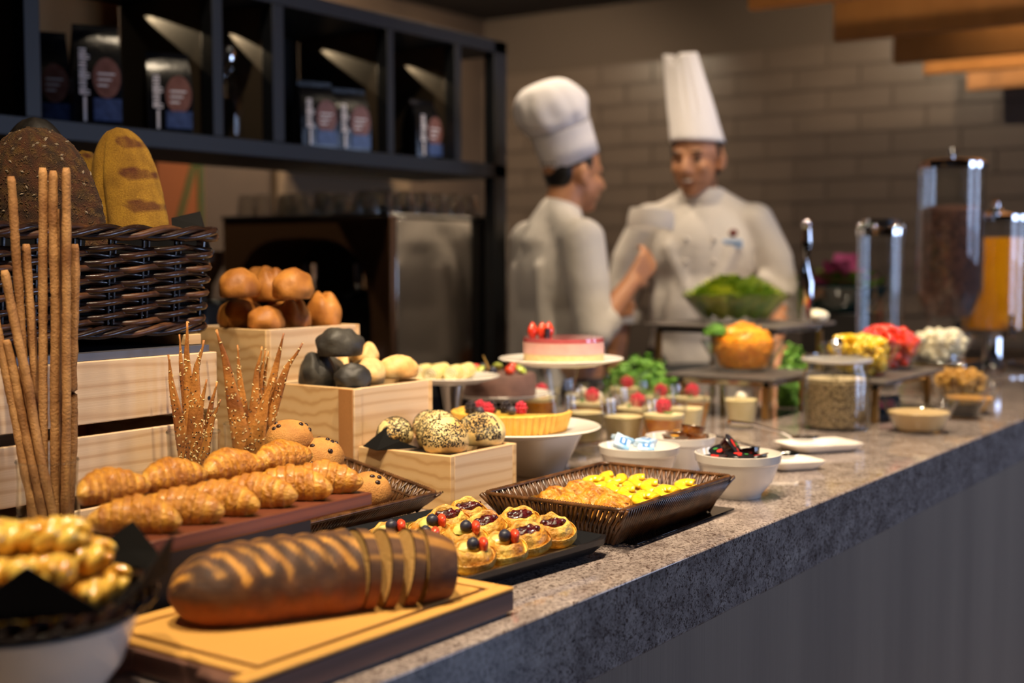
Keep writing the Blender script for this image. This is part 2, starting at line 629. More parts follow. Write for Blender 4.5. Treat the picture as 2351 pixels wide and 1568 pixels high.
bag(104, 280, 2.70, 0.235, 'black coffee bag mostly hidden behind the first upright of the shelf', -0.5)
bag(222, 298, 2.52, 0.232, 'tall black coffee bag in front of the tan back panel', -0.5)
bag(386, 310, 2.52, 0.196, 'black coffee bag standing next to the narrow bay with decanters', -0.5)
bag(722, 345, 2.53, 0.185, 'black coffee bag of the close pair, nearer the decanters', -0.35)
bag(800, 350, 2.53, 0.18, 'black coffee bag of the close pair, nearer the lone bag', -0.35)
bag(968, 358, 2.53, 0.18, 'black coffee bag alone in the bay beside the open end of the shelf', -0.1)
for k, (px, Y) in enumerate(((526, 2.50), (534, 2.62))):
    p = PY(px, 318, Y)
    p.x = min(p.x, 2.392)
    p.z = SB + 0.043
    g = thing('glass_bottle', ['clear glass decanter in the narrow bay, near its front edge', 'clear glass decanter in the narrow bay, behind the other one'][k], 'bottle', p, group='decanters in the narrow bay')
    MB().lathe([(0.0001, 0.002), (0.034, 0.002), (0.036, 0.01), (0.036, 0.10), (0.030, 0.125), (0.014, 0.145), (0.013, 0.19), (0.017, 0.195)], 28).build('body', M_GLASS, g)
    MB().lathe([(0.0001, 0.196), (0.016, 0.196), (0.02, 0.215), (0.014, 0.235), (0.0001, 0.24)], 20).build('stopper', M_CHROME, g)

# things seen beyond the shelf on the back wall
wb = thing('wall_cabinet', 'orange wall panel with green diagonal stripes behind the back bar', 'wall panel', PY(415, 470, 4.94))
MB().box(-0.16, 0.13, -0.02, 0.03, -0.25, 0.45).build('panel', simple('burnt orange laminate', '8a4a1c', rough=0.5), wb)
MB().box(0.09, 0.12, -0.026, -0.02, -0.25, 0.45).build('stripe', simple('green stripe', '2f4a1a', rough=0.5), wb)
MB().box(-0.02, 0.01, -0.026, -0.02, -0.3, 0.35, Matrix.Rotation(0.35, 4, 'Y')).build('stripe', MATS['green stripe'], wb)
ledge = thing('wall_ledge', 'lit stone ledge with a row of lamps on the back wall', 'ledge', PY(812, 398, 4.85))
MB().box(-0.42, 0.42, -0.1, 0.1, -0.012, 0.012).build('slab', simple('ledge stone', 'b99a74', rough=0.5), ledge)
for k in range(9):
    MB().lathe([(0.0001, 0.0), (0.02, 0.0), (0.018, 0.016), (0.0001, 0.02)], 12, Matrix.Translation((-0.36 + k * 0.09, -0.09, 0.0125))).build('lamp', emit('ledge lamp %d' % k, (1.0, 0.72, 0.45, 1), 5.0), ledge)
pn = MB().box(-0.55, 0.55, 0, 0.03, -1.2, 0.35).build('backsplash_panel', simple('beige splash panel', '7b664f', rough=0.5), loc=PY(800, 470, 4.95))
tag(pn, 'plain beige panel on the back wall under the lit ledge', 'wall panel')

# coffee machine on the back bar
MX0, MX1, MY0, MY1, MZ0, MZ1 = 2.968, 3.56, 2.50, 3.20, 0.93, 1.402
cm = thing('coffee_machine', 'bronze and steel coffee machine with arched side on the back bar', 'coffee machine', (0, 0, 0))
M_BRONZE = simple('satin bronze', '6e4e36', rough=0.34, metal=0.75)
m = MB()
arch = []
ya, yb, zt = MY0 + 0.07, MY1 - 0.05, MZ1 - 0.06
for k in range(25):
    a = pi * k / 24
    c_, s_ = cos(a), sin(a)
    arch.append(((ya + yb) / 2 - (yb - ya) / 2 * (abs(c_) ** 0.6 * (1 if c_ > 0 else -1)), MZ0 + 0.12 + (zt - MZ0 - 0.12) * s_ ** 0.75))
outer = []
n = len(arch)
for k in range(n):
    tpos = k / (n - 1)
    if tpos < 0.25:
        outer.append((MY0, MZ0 + (MZ1 - MZ0) * (0.3 + 0.7 * tpos / 0.25)))
    elif tpos <= 0.75:
        outer.append((MY0 + (MY1 - MY0) * (tpos - 0.25) / 0.5, MZ1))
    else:
        outer.append((MY1, MZ0 + (MZ1 - MZ0) * (1 - 0.7 * (tpos - 0.75) / 0.25)))
outer = [(MY0, MZ0)] + outer + [(MY1, MZ0)]
arch = [(arch[0][0], MZ0)] + arch + [(arch[-1][0], MZ0)]
n = len(arch)
vs = [(MX0, y, z) for y, z in outer] + [(MX0, y, z) for y, z in arch] + [(MX0 + 0.26, y, z) for y, z in arch]
fs = [(i, i + 1, n + i + 1, n + i) for i in range(n - 1)] + [(n + i, n + i + 1, 2 * n + i + 1, 2 * n + i) for i in range(n - 1)]
m.add(vs, fs)
m.build('arched_side', M_BRONZE, cm, angle=30)
MB().box(MX0 + 0.26, MX1, MY0 + 0.002, MY1, MZ0, MZ1 - 0.002).build('body', simple('machine body, dark', '1b1511', rough=0.35), cm)
MB().box(MX0 + 0.02, MX1 + 0.005, MY0 - 0.012, MY0, MZ0 - 0.01, MZ1 - 0.004).build('side_sheet', M_BRUSHED, cm, bevel=0.003)
MB().box(MX0 - 0.005, MX0 + 0.02, MY0 - 0.012, MY0 + 0.012, MZ0 - 0.01, MZ1).build('corner_post', M_BRONZE, cm, bevel=0.006)
MB().box(MX0 - 0.01, MX1, MY0 - 0.012, MY1, MZ1, MZ1 + 0.012).build('cup_tray', M_STEEL, cm, bevel=0.003)
for yy in (MY0 + 0.2, MY0 + 0.42):
    gh = MB().tube([(MX0 + 0.12, yy, MZ0 + 0.33), (MX0 + 0.12, yy, MZ0 + 0.25)], [0.035, 0.03], 18).build('group_head', M_CHROME, cm)
    MB().tube([(MX0 + 0.12, yy, MZ0 + 0.25), (MX0 + 0.05, yy - 0.03, MZ0 + 0.235), (MX0 - 0.03, yy - 0.05, MZ0 + 0.225)], [0.014, 0.013, 0.016], 10).build('portafilter_handle', M_BLACKG, gh)
    MB().lathe([(0.03, 0), (0.037, 0.05), (0.034, 0.05), (0.027, 0.004), (0.0001, 0.004)], 20, Matrix.Translation((MX0 + 0.1, yy, MZ0 + 0.03))).build('cup', M_WHITE, cm)
MB().box(MX0 + 0.03, MX0 + 0.25, MY0 + 0.09, MY1 - 0.07, MZ0, MZ0 + 0.03).build('drip_tray', M_STEEL, cm, bevel=0.004)
for xx in (MX0 + 0.05, MX1 - 0.05):
    for yy in (MY0 + 0.08, MY1 - 0.08):
        MB().lathe([(0.0001, 0.9), (0.02, 0.9), (0.016, 0.93), (0.0001, 0.93)], 14, Matrix.Translation((xx, yy, 0))).build('foot', M_BLACK, cm)

# tumblers stored on top of the machine
g0 = None
k = 0
for i in range(6):
    for j in range(8):
        x = MX0 + 0.045 + i * 0.085 + random.uniform(-.008, .008)
        y = MY0 + 0.05 + j * 0.083 + random.uniform(-.01, .01)
        if random.random() < 0.12 or (j > 6 and i > 3):
            continue
        if g0 is None:
            g0 = MB().lathe([(0.0001, 0.068), (0.024, 0.068), (0.028, 0.055), (0.033, 0.0), (0.0315, 0.0), (0.0265, 0.054), (0.0225, 0.064), (0.0001, 0.064)], 20).build('glass_tumbler', glass('bar glass', (0.95, 0.95, 0.94, 1), 2.6, 0.02))
            o = g0
        else:
            o = g0.copy()
            COL.objects.link(o)
        o.location = (x, y, MZ1 + 0.0125)
        tag(o, 'upturned clear glass tumbler stored on top of the coffee machine', 'glass', 'tumblers on the coffee machine')
# grinder beside the machine
gr = thing('coffee_grinder', 'black coffee grinder with clear hopper beside the coffee machine', 'coffee grinder', (2.62, 2.95, 0.90))
MB().box(-0.08, 0.08, -0.12, 0.1, 0, 0.26).build('body', M_BLACKG, gr, bevel=0.015)
MB().lathe([(0.05, 0.26), (0.055, 0.30), (0.085, 0.36), (0.085, 0.40), (0.0001, 0.405)], 24).build('hopper', glass('smoked hopper', (0.25, 0.2, 0.17, 1), 1.2), gr)
MB().tube([(-0.08, -0.02, 0.16), (-0.13, -0.02, 0.14), (-0.16, -0.02, 0.14)], [0.014, 0.014, 0.018], 10).build('doser', M_CHROME, gr)
pt = thing('milk_pitcher', 'steel milk pitcher standing by the arch of the coffee machine', 'pitcher', (2.80, 2.72, 0.90))
MB().lathe([(0.0001, 0.0), (0.05, 0.0), (0.055, 0.02), (0.05, 0.08), (0.042, 0.115), (0.046, 0.13), (0.044, 0.13), (0.04, 0.115), (0.047, 0.08), (0.0001, 0.01)], 24).build('jug', M_STEEL, pt)
MB().tube([(0, 0.045, 0.115), (0, 0.08, 0.11), (0, 0.085, 0.06), (0, 0.052, 0.035)], 0.006, 8).build('handle', M_STEEL, pt)

# ================================================================== the two cooks
M_SKIN = simple('tan skin', 'b27a55', 'bd8560', scale=14, rough=0.5, sss=0.08)
M_HAIR = simple('black hair', '100c0a', rough=0.5)
M_COAT = simple('white cook jacket cloth', 'd3ccc6', rough=0.8, bump=(14, 0.5, 0.01))
M_HAT = simple('white toque cloth', 'e9e4e6', rough=0.8)
M_APRON = simple('black apron cloth', '15151a', rough=0.75)
M_EYE = simple('dark eye', '0d0806', rough=0.2)
M_LIP = simple('lips', '7a3f31', rough=0.45)
M_TEETH = simple('teeth', 'e4dcd0', rough=0.3)


def union(name, prims, mat, parent, voxel=0.01, smooth=6):
    """overlapping tapered capsules and ellipsoids fused into one continuous surface"""
    m = MB()
    for p in prims:
        if p[0] == 'c':
            a, b, r0, r1 = Vector(p[1]), Vector(p[2]), p[3], p[4]
            d = (b - a)
            L = d.length
            q = d.to_track_quat('Z', 'Y').to_matrix()

            def fn(u, v):
                s_ = Vector((sin(v) * cos(u), sin(v) * sin(u), cos(v)))
                if v <= pi / 2:
                    return a + q @ (Vector((0, 0, L)) + s_ * r1)
                return a + q @ (s_ * r0)
            m.blob(fn, 20, 14)
        else:
            m.ell(p[1], p[2], p[3] if len(p) > 3 else None, 24, 16)
    o = m.build(name, mat, None)
    r = o.modifiers.new('r', 'REMESH')
    r.mode = 'VOXEL'
    r.voxel_size = voxel
    s = o.modifiers.new('s', 'SMOOTH')
    s.iterations = smooth
    s.factor = 0.5
    dg = bpy.context.evaluated_depsgraph_get()
    me = bpy.data.meshes.new_from_object(o.evaluated_get(dg))
    me.name = name
    o.modifiers.clear()
    o.data = me
    me.shade_smooth()
    o.parent = parent
    return o


def head_prims(c, yaw, pitch=0.0, hs=1.0):
    """head with brow, cheeks, nose, jaw and ears; face towards local +Y turned by yaw"""
    q = Matrix.Rotation(yaw, 3, 'Z') @ Matrix.Rotation(pitch, 3, 'X')
    c = Vector(c)

    def L(x, y, z):
        return c + q @ Vector((x, y, z)) * hs
    e = [('e', L(0, -0.012, 0.035), (0.076, 0.095, 0.092), q), ('e', L(0, 0.028, -0.035), (0.062, 0.066, 0.078), q),
         ('e', L(0, 0.052, -0.092), (0.032, 0.03, 0.022), q), ('e', L(0, 0.072, 0.022), (0.05, 0.02, 0.014), q),
         ('e', L(0.036, 0.062, -0.025), (0.024, 0.024, 0.024), q), ('e', L(-0.036, 0.062, -0.025), (0.024, 0.024, 0.024), q),
         ('c', L(0, 0.086, 0.012), L(0, 0.106, -0.028), 0.010, 0.015), ('e', L(0.013, 0.092, -0.032), (0.010, 0.012, 0.009), q), ('e', L(-0.013, 0.092, -0.032), (0.010, 0.012, 0.009), q),
         ('e', L(0, 0.082, -0.058), (0.028, 0.014, 0.014), q)]
    for s in (-1, 1):
        e += [('e', L(s * 0.079, -0.012, -0.005), (0.010, 0.020, 0.032), q), ('e', L(s * 0.077, 0.0, -0.03), (0.009, 0.010, 0.012), q)]
    e = [(p[0], p[1], tuple(k * hs for k in p[2]), p[3]) if p[0] == 'e' else (p[0], p[1], p[2], p[3] * hs, p[4] * hs) for p in e]
    return e, L, q


def hand_prims(wrist, d, palm_n, side, curl=0.5, s=1.0):
    """palm, four unequal fingers with two bends and a thumb leaving the side of the palm"""
    d = Vector(d).normalized()
    nrm = Vector(palm_n).normalized()
    x = d.cross(nrm).normalized() * side
    nrm = x.cross(d).normalized() * side
    W = Vector(wrist)
    e = []
    for k in range(4):
        off = (k - 1.5) * 0.021 * s
        e.append(('c', W + x * off * 0.5, W + d * 0.088 * s + x * off, 0.016 * s, 0.0125 * s))
    for k, ln in enumerate((0.072, 0.082, 0.077, 0.06)):
        off = (k - 1.5) * 0.0215 * s
        b0 = W + d * 0.09 * s + x * off
        a1, a2, a3 = curl * 0.5, curl * 1.3, curl * 1.9
        p = b0
        for an, fr, r0, r1 in ((a1, 0.45, 0.0105, 0.0095), (a2, 0.32, 0.0095, 0.009), (a3, 0.23, 0.009, 0.0078)):
            nx = p + (d * cos(an) + nrm * sin(an)) * (ln * fr * s)
            e.append(('c', p, nx, r0 * s, r1 * s))
            p = nx
    t0 = W + d * 0.025 * s - x * 0.03 * s
    t1 = t0 + (d * 0.6 - x * 0.6 + nrm * 0.45).normalized() * 0.042 * s
    t2 = t1 + (d * 0.85 - x * 0.1 + nrm * 0.5).normalized() * 0.034 * s
    e += [('c', t0, t1, 0.014 * s, 0.0115 * s), ('c', t1, t2, 0.011 * s, 0.009 * s)]
    return e


def face_parts(par, L, q, smile):
    for s in (-1, 1):
        e = MB().ell(L(s * 0.032, 0.080, 0.002), (0.012, 0.006, 0.005), q, 12, 8).build('eye', M_EYE, par)
        MB().ell(L(s * 0.033, 0.085, 0.026), (0.021, 0.006, 0.0045), q @ Matrix.Rotation(s * -0.12, 3, 'Y'), 12, 8).build('eyebrow', M_HAIR, par)
    pts = [L(-0.03 + 0.06 * k / 8, 0.092 - 0.02 * abs(k / 4 - 1) ** 2, -0.062 + (0.012 if smile else 0.002) * abs(k / 4 - 1) ** 2) for k in range(9)]
    if smile:
        MB().tube(pts, [0.002, 0.003, 0.0045, 0.005, 0.005, 0.005, 0.0045, 0.003, 0.002], 8).build('teeth', M_TEETH, par)
        MB().tube([p + Vector((0, 0, -0.0075)) for p in pts], 0.0045, 8).build('lip', M_LIP, par)
        MB().tube([p + Vector((0, 0, 0.006)) for p in pts], 0.0035, 8).build('lip', M_LIP, par)
    else:
        MB().tube(pts, 0.006, 8).build('lip', M_LIP, par)


def legs(prims, dx=0.09):
    for s in (-1, 1):
        prims += [('c', (s * dx, 0, 0.92), (s * 0.10, 0.01, 0.5), 0.092, 0.062), ('c', (s * 0.10, 0.01, 0.5), (s * 0.105, -0.01, 0.1), 0.058, 0.042), ('c', (s * 0.105, -0.02, 0.05), (s * 0.115, 0.13, 0.035), 0.045, 0.035)]
    return prims


# ---- cook in the pleated tall hat, facing the guests, smiling
pB = Vector((4.07, 2.03, 0))
angB = math.atan2(-0.42, -0.90) - pi / 2
cb = thing('person', 'smiling cook in white jacket and tall straight paper hat behind the buffet', 'person', pB, angB, 'cooks behind the counter')
cb.scale = (1.03, 1.03, 1.01)
hp, L, q = head_prims((0.015, 0.03, 1.597), -0.36, -0.10, 1.06)       # head turned to his right, towards the other cook
HB, qB = L, q
sk = hp + [('c', (0, -0.01, 1.42), (0.015, 0.005, 1.56), 0.062, 0.058), ('e', (0, 0, 1.28), (0.15, 0.10, 0.17)), ('e', (0, 0, 1.0), (0.14, 0.10, 0.16))]
legs(sk)
for s in (1, -1):
    el, wr = (s * 0.265, -0.03, 1.12), ((0.285, 0.04, 0.875) if s > 0 else (-0.235, 0.15, 0.985))
    sk += [('c', (s * 0.172, -0.01, 1.375), el, 0.046, 0.040), ('c', el, wr, 0.042, 0.028)]
    sk += hand_prims(wr, (0.02, 0.10, -0.24) if s > 0 else (0.03, 0.2, -0.05), (-1, 0, 0) if s > 0 else (0, 0, -1), s, 0.45)
body = union('body', sk, M_SKIN, cb, 0.0065, 5)
face_parts(cb, HB, qB, True)
jk = [('e', (0, 0.005, 1.27), (0.178, 0.125, 0.20)), ('e', (0, 0.01, 1.10), (0.172, 0.128, 0.24)), ('e', (0, 0.0, 0.93), (0.175, 0.125, 0.20)), ('c', (-0.145, -0.005, 1.392), (0.145, -0.005, 1.392), 0.060, 0.060), ('c', (0, -0.012, 1.385), (0, -0.008, 1.445), 0.105, 0.075), ('c', (-0.13, -0.01, 1.40), (-0.03, -0.012, 1.455), 0.058, 0.06), ('c', (0.13, -0.01, 1.40), (0.03, -0.012, 1.455), 0.058, 0.06)]
for s in (1, -1):
    jk += [('c', (s * 0.172, -0.01, 1.385), (s * 0.232, -0.02, 1.26), 0.070, 0.070), ('c', (s * 0.232, -0.02, 1.26), (s * 0.266, -0.028, 1.12), 0.070, 0.064), ('c', (s * 0.266, -0.028, 1.12), (s * 0.270, -0.015, 1.08), 0.064, 0.058)]
    jk += [('c', (s * 0.10, 0.09, 1.30), (s * 0.02, 0.118, 1.12), 0.03, 0.022), ('c', (s * 0.20, 0.045, 1.20), (s * 0.275, 0.03, 1.15), 0.022, 0.02)]
jkt = union('jacket', jk, M_COAT, cb, 0.011, 5)
MB().lathe([(0.076, 1.445), (0.079, 1.47), (0.074, 1.500), (0.070, 1.500), (0.072, 1.47), (0.070, 1.445)], 32, Matrix.Translation((0.0, 0.0, 0)) @ Matrix.Diagonal((1, 0.95, 1, 1))).build('collar', M_COAT, cb)
for s in (1, -1):
    MB().lathe([(0.073, 0), (0.077, 0.02), (0.074, 0.045), (0.068, 0.045), (0.068, 0.0)], 24, Matrix.Translation((s * 0.272, -0.012, 1.045))).build('rolled_cuff', M_COAT, cb)
for k in range(4):
    MB().ell((0.045, 0.126, 1.33 - 0.075 * k), (0.008, 0.005, 0.008), None, 10, 6).build('button', M_COAT, cb)
    MB().ell((-0.045, 0.126, 1.33 - 0.075 * k), (0.008, 0.005, 0.008), None, 10, 6).build('button', M_COAT, cb)
bd = MB().box(-0.135, -0.070, 0.108, 0.114, 1.300, 1.328).build('name_badge', simple('pale blue name badge', 'a9c4ea', rough=0.25), cb, bevel=0.002)
MB().box(-0.128, -0.080, 0.1142, 0.115, 1.311, 1.316).build('badge_line', simple('badge print', '5a6f96', rough=0.4), bd)
em = MB().ell((-0.105, 0.103, 1.350), (0.014, 0.004, 0.012), None, 12, 8).build('embroidered_crest', simple('red brown crest', '7a3b30', rough=0.7), cb)
ap = union('apron', [('e', (0, 0.01, 0.84), (0.188, 0.155, 0.12)), ('c', (-0.08, 0.03, 0.8), (-0.09, 0.04, 0.42), 0.13, 0.12), ('c', (0.08, 0.03, 0.8), (0.09, 0.04, 0.42), 0.13, 0.12)], M_APRON, cb, 0.014, 6)
tr_ = union('trousers', legs([('e', (0, 0, 0.9), (0.16, 0.12, 0.12))])[:1] + [p for s in (-1, 1) for p in (('c', (s * 0.09, 0, 0.9), (s * 0.10, 0.01, 0.5), 0.105, 0.08), ('c', (s * 0.10, 0.01, 0.5), (s * 0.105, -0.01, 0.12), 0.078, 0.065))], M_APRON, cb, 0.013, 5)
hair = union('hair', [('e', HB(0, -0.022, 0.055), (0.082, 0.092, 0.066), qB), ('e', HB(0, -0.06, 0.0), (0.072, 0.05, 0.07), qB), ('c', HB(0.076, 0.012, 0.04), HB(0.077, 0.0, 0.0), 0.010, 0.007), ('c', HB(-0.076, 0.012, 0.04), HB(-0.077, 0.0, 0.0), 0.010, 0.007)], M_HAIR, cb, 0.007, 3)
# tall pleated paper hat, pinched towards the top with a notch
hm = MB()
hat_vs, hat_fs = [], []
NS, NR = 60, 22
for j in range(NR + 1):
    tt = j / NR
    for k in range(NS):
        a = 2 * pi * k / NS
        pl = 1 + 0.035 * (1 if (k // 2) % 2 else -1) * min(1, max(0, (tt - 0.22) * 6))
        rx = (0.088 * (1 - tt) + 0.058 * tt) * pl
        ry = (0.105 * (1 - tt) + 0.03 * tt) * pl
        top = 0.30 - 0.028 * max(0, 1 - abs(rx * cos(a) - 0.012) / 0.02) * (1 if tt > 0.9 else 0)
        hat_vs.append(HB(0, 0, 0) + qB @ Vector((rx * cos(a) + 0.062 * tt, ry * sin(a) - 0.008 - 0.02 * tt, 0.056 + top * tt + 0.012 * sin(a) * (1 - tt))))
for j in range(NR):
    for k in range(NS):
        hat_fs.append((j * NS + k, j * NS + (k + 1) % NS, (j + 1) * NS + (k + 1) % NS, (j + 1) * NS + k))
hm.add(hat_vs, hat_fs)
hm.build('tall_hat', M_HAT, cb, angle=50, solid=0.002)

# ---- cook in the puffed hat, seen from the side, talking with a raised hand
pA = Vector((3.465, 2.215, 0))
angA = R(-28) - pi / 2
ca = thing('person', 'cook in white jacket and puffed toque seen from the side with raised hand', 'person', pA, angA, 'cooks behind the counter')
hp, HA, qA = head_prims((0, 0.045, 1.540), 0.05, -0.06)
sk = hp + [('c', (0, -0.02, 1.36), (0, 0.02, 1.49), 0.060, 0.058), ('e', (0, 0, 1.22), (0.145, 0.10, 0.17)), ('e', (0, 0, 0.95), (0.14, 0.10, 0.16))]
legs(sk)
EA = {1: (Vector((0.235, -0.02, 1.06)), Vector((0.20, 0.135, 1.205))), -1: (Vector((-0.235, 0.0, 1.07)), Vector((-0.16, 0.18, 1.10)))}
for s in (1, -1):
    el, wr = EA[s]
    sk += [('c', (s * 0.165, -0.02, 1.325), el, 0.045, 0.040), ('c', el, wr, 0.043, 0.028)]
    sk += hand_prims(wr, wr - el, (-s, 0, 0.2), s, 0.8 if s > 0 else 0.4)
union('body', sk, M_SKIN, ca, 0.0065, 5)
face_parts(ca, HA, qA, False)
jk = [('e', (0, -0.01, 1.21), (0.168, 0.128, 0.20)), ('e', (0, 0.0, 1.04), (0.165, 0.132, 0.24)), ('e', (0, -0.012, 0.86), (0.172, 0.135, 0.20)), ('c', (-0.14, -0.02, 1.335), (0.14, -0.02, 1.335), 0.062, 0.062), ('c', (0, -0.025, 1.33), (0, -0.008, 1.405), 0.105, 0.075), ('c', (-0.12, -0.02, 1.345), (-0.03, -0.02, 1.395), 0.056, 0.06), ('c', (0.12, -0.02, 1.345), (0.03, -0.02, 1.395), 0.056, 0.06)]
for s in (1, -1):
    el, wr = EA[s]
    sh_ = Vector((s * 0.165, -0.02, 1.33))
    d = (wr - el).normalized()
    jk += [('c', sh_, sh_.lerp(el, 0.5), 0.072, 0.068), ('c', sh_.lerp(el, 0.5), el, 0.068, 0.060), ('c', el, el + d * 0.035, 0.060, 0.054)]
    jk += [('c', sh_ + Vector((s * 0.03, 0.03, -0.10)), el + Vector((s * 0.03, 0.035, 0.02)), 0.026, 0.024), ('c', (s * 0.08, -0.12, 1.25), (s * 0.10, -0.11, 0.95), 0.02, 0.024)]
union('jacket', jk, M_COAT, ca, 0.011, 5)
MB().lathe([(0.074, 1.405), (0.077, 1.43), (0.072, 1.465), (0.068, 1.465), (0.07, 1.43), (0.068, 1.405)], 32, Matrix.Translation((0.0, -0.005, 0)) @ Matrix.Rotation(-0.12, 4, 'X') @ Matrix.Translation((0, 0.17, 0.0))).build('collar', M_COAT, ca)
for s in (1, -1):
    el, wr = EA[s]
    d = (wr - el).normalized()
    MB().tube([el + d * 0.02, el + d * 0.04, el + d * 0.07], [0.056, 0.060, 0.056], 24).build('rolled_cuff', M_COAT, ca)
union('apron', [('e', (0, 0.01, 0.80), (0.185, 0.155, 0.11)), ('c', (-0.08, 0.03, 0.78), (-0.09, 0.04, 0.42), 0.13, 0.12), ('c', (0.08, 0.03, 0.78), (0.09, 0.04, 0.42), 0.13, 0.12)], M_APRON, ca, 0.014, 6)
union('trousers', [('e', (0, 0, 0.86), (0.16, 0.12, 0.12))] + [p for s in (-1, 1) for p in (('c', (s * 0.09, 0, 0.86), (s * 0.10, 0.01, 0.5), 0.105, 0.08), ('c', (s * 0.10, 0.01, 0.5), (s * 0.105, -0.01, 0.12), 0.078, 0.065))], M_APRON, ca, 0.013, 5)
union('hair', [('e', HA(0, -0.03, 0.05), (0.081, 0.086, 0.068), qA), ('e', HA(0, -0.056, 0.006), (0.068, 0.040, 0.062), qA), ('c', HA(0.076, 0.012, 0.04), HA(0.078, 0.0, 0.0), 0.010, 0.006), ('c', HA(-0.076, 0.012, 0.04), HA(-0.078, 0.0, 0.0), 0.010, 0.006)], M_HAIR, ca, 0.007, 3)
hq = qA @ Matrix.Rotation(0.46, 3, 'X')
hc = HA(0, -0.012, 0.045)


def hat_pt(u, z, r, sx=1.0):
    return hc + hq @ Vector((r * cos(u), r * 1.1 * sin(u), z))


hb = MB()
prof = [(0.086, 0.0), (0.088, 0.05), (0.090, 0.10), (0.092, 0.104)]
vs, fs = [], []
for r, z in prof:
    for k in range(40):
        vs.append(hat_pt(2 * pi * k / 40, z, r))
for j in range(len(prof) - 1):
    for k in range(40):
        fs.append((j * 40 + k, j * 40 + (k + 1) % 40, (j + 1) * 40 + (k + 1) % 40, (j + 1) * 40 + k))
hat = hb.add(vs, fs).build('hat_band', M_HAT, ca, solid=0.002)
pf = MB()


def puff(u, v):
    fold = 1 + 0.05 * abs(sin(5.5 * u)) * max(0, sin(v)) ** 0.5 + 0.07 * nz((cos(u), sin(u), v), 1.6, 4)
    r = (0.103 if v < pi / 2 else 0.103 - 0.010 * (v - pi / 2) / (pi / 2) * 1.0) * fold * (sin(v) ** 0.6 if v < pi / 2 else max(0.74, sin(v) ** 0.25))
    z = 0.165 + (0.095 if v < pi / 2 else 0.068) * cos(v)
    return hc + hq @ Vector((r * cos(u), r * 1.1 * sin(u) - 0.012 * (z - 0.1) / 0.1, z))


pf.blob(puff, 60, 26)
pf.build('hat_puff', M_HAT, ca, angle=0)

# ================================================================== ceiling lamps
for k, (x, y, tx, ty, e) in enumerate(((0.15, 0.80, 0.85, 1.0, 95), (0.75, 0.80, 1.3, 1.02, 150), (1.35, 0.80, 1.8, 1.0, 150), (2.0, 0.80, 2.4, 1.1, 140), (2.7, 0.80, 3.0, 1.15, 140), (3.5, 0.85, 3.8, 1.2, 120))):
    lamp((x, y, CEIL), (tx, ty, 0.95), e, 62, 'steel-ringed ceiling downlight in the front row above the guest edge of the buffet')
for k, (x, y, tx, ty, e) in enumerate(((3.0, 1.5, 3.5, 2.1, 55), (4.0, 1.3, 4.0, 2.0, 45), (5.3, 2.4, 6.8, 2.6, 68), (5.3, 1.2, 6.8, 1.4, 72), (5.5, 4.2, 6.8, 4.5, 68), (4.2, 3.8, 4.5, 4.95, 95), (2.2, 3.6, 3.1, 2.95, 60), (3.75, 2.75, 3.4, 2.2, 75), (2.0, 2.0, 3.0, 2.8, 30), (5.2, 3.8, 5.5, 4.95, 90), (3.2, 0.6, 4.8, 0.9, 55))):  # unseen spots; some added just to brighten the baffles and a cook's back
    lamp((x, y, CEIL), (tx, ty, 1.2 if k in (0, 1, 6, 7, 8) else (2.2 if k == 10 else 2.05)), e, 75 if k in (0, 1, 6, 7, 8, 10) else 104, 'steel-ringed ceiling downlight, unseen, lighting the rear area and baffles', group='downlights of the rear area')

# ================================================================== food materials and shapes
def vcol_mat(name, scale=60, amt=0.25, bump=(90, 0.5, 0.002), **kw):
    """crust whose own colour is stored per vertex, broken up by fine mottling"""
    t = NT(name)
    at = t.n('ShaderNodeVertexColor')
    at.layer_name = 'crust'
    nf = t.noise(scale, 5)
    t.base(t.mix(amt, at.outputs['Color'], t.ramp(nf, [(0.3, (0.42, 0.30, 0.17, 1)), (0.62, (1.0, 1.0, 1.0, 1))]), 'MULTIPLY'))
    t.bump(t.noise(bump[0], 6), bump[1], bump[2])
    t.set(**kw)
    return t.m


def paint(o, fn):
    me = o.data
    ca_ = me.color_attributes.new('crust', 'FLOAT_COLOR', 'POINT')
    for i, v_ in enumerate(me.vertices):
        c = fn(v_.co)
        ca_.data[i].color = (c[0], c[1], c[2], 1)
    return o


def lerp(a, b, t_):
    t_ = max(0, min(1, t_))
    return tuple(x + (y - x) * t_ for x, y in zip(a, b))


def sst(a, b, x):
    t_ = max(0, min(1, (x - a) / (b - a)))
    return t_ * t_ * (3 - 2 * t_)


M_CRUST = vcol_mat('baked crust', 70, 0.45, (120, 0.45, 0.002), rough=0.55)
M_FLAKY = vcol_mat('glazed flaky crust', 110, 0.5, (140, 1.0, 0.004), rough=0.38, coat=0.18, coatr=0.2)
M_RYE = vcol_mat('dark rye crust', 45, 0.6, (60, 0.6, 0.003), rough=0.7)
M_DUSTY = vcol_mat('meal dusted crust', 420, 0.55, (750, 1.0, 0.004), rough=0.9)
M_BERRYB = simple('blueberry skin', '1b1b2a', '35374a', scale=110, rough=0.45)
M_STRAW = simple('strawberry flesh', 'cf2a1c', 'e85a34', scale=120, rough=0.2, coat=0.6, bump=(300, 0.4, 0.001))
M_RASP = simple('raspberry', 'b5162c', 'd4304a', scale=200, rough=0.4, bump=(330, 1.0, 0.004))
M_BLACKB = simple('blackberry', '0f0b12', '241a26', scale=200, rough=0.3, bump=(330, 1.0, 0.004))
M_JAM = simple('cherry jam', '2a0308', '560a12', scale=90, rough=0.2, coat=0.25, bump=(160, 0.6, 0.003))
M_CUSTARD = simple('pale custard', 'd8bf66', 'e4d48c', scale=60, rough=0.25, coat=0.4)
M_KIWI = simple('pale kiwi', 'b9bf5a', 'cfd07a', scale=120, rough=0.25, coat=0.4)
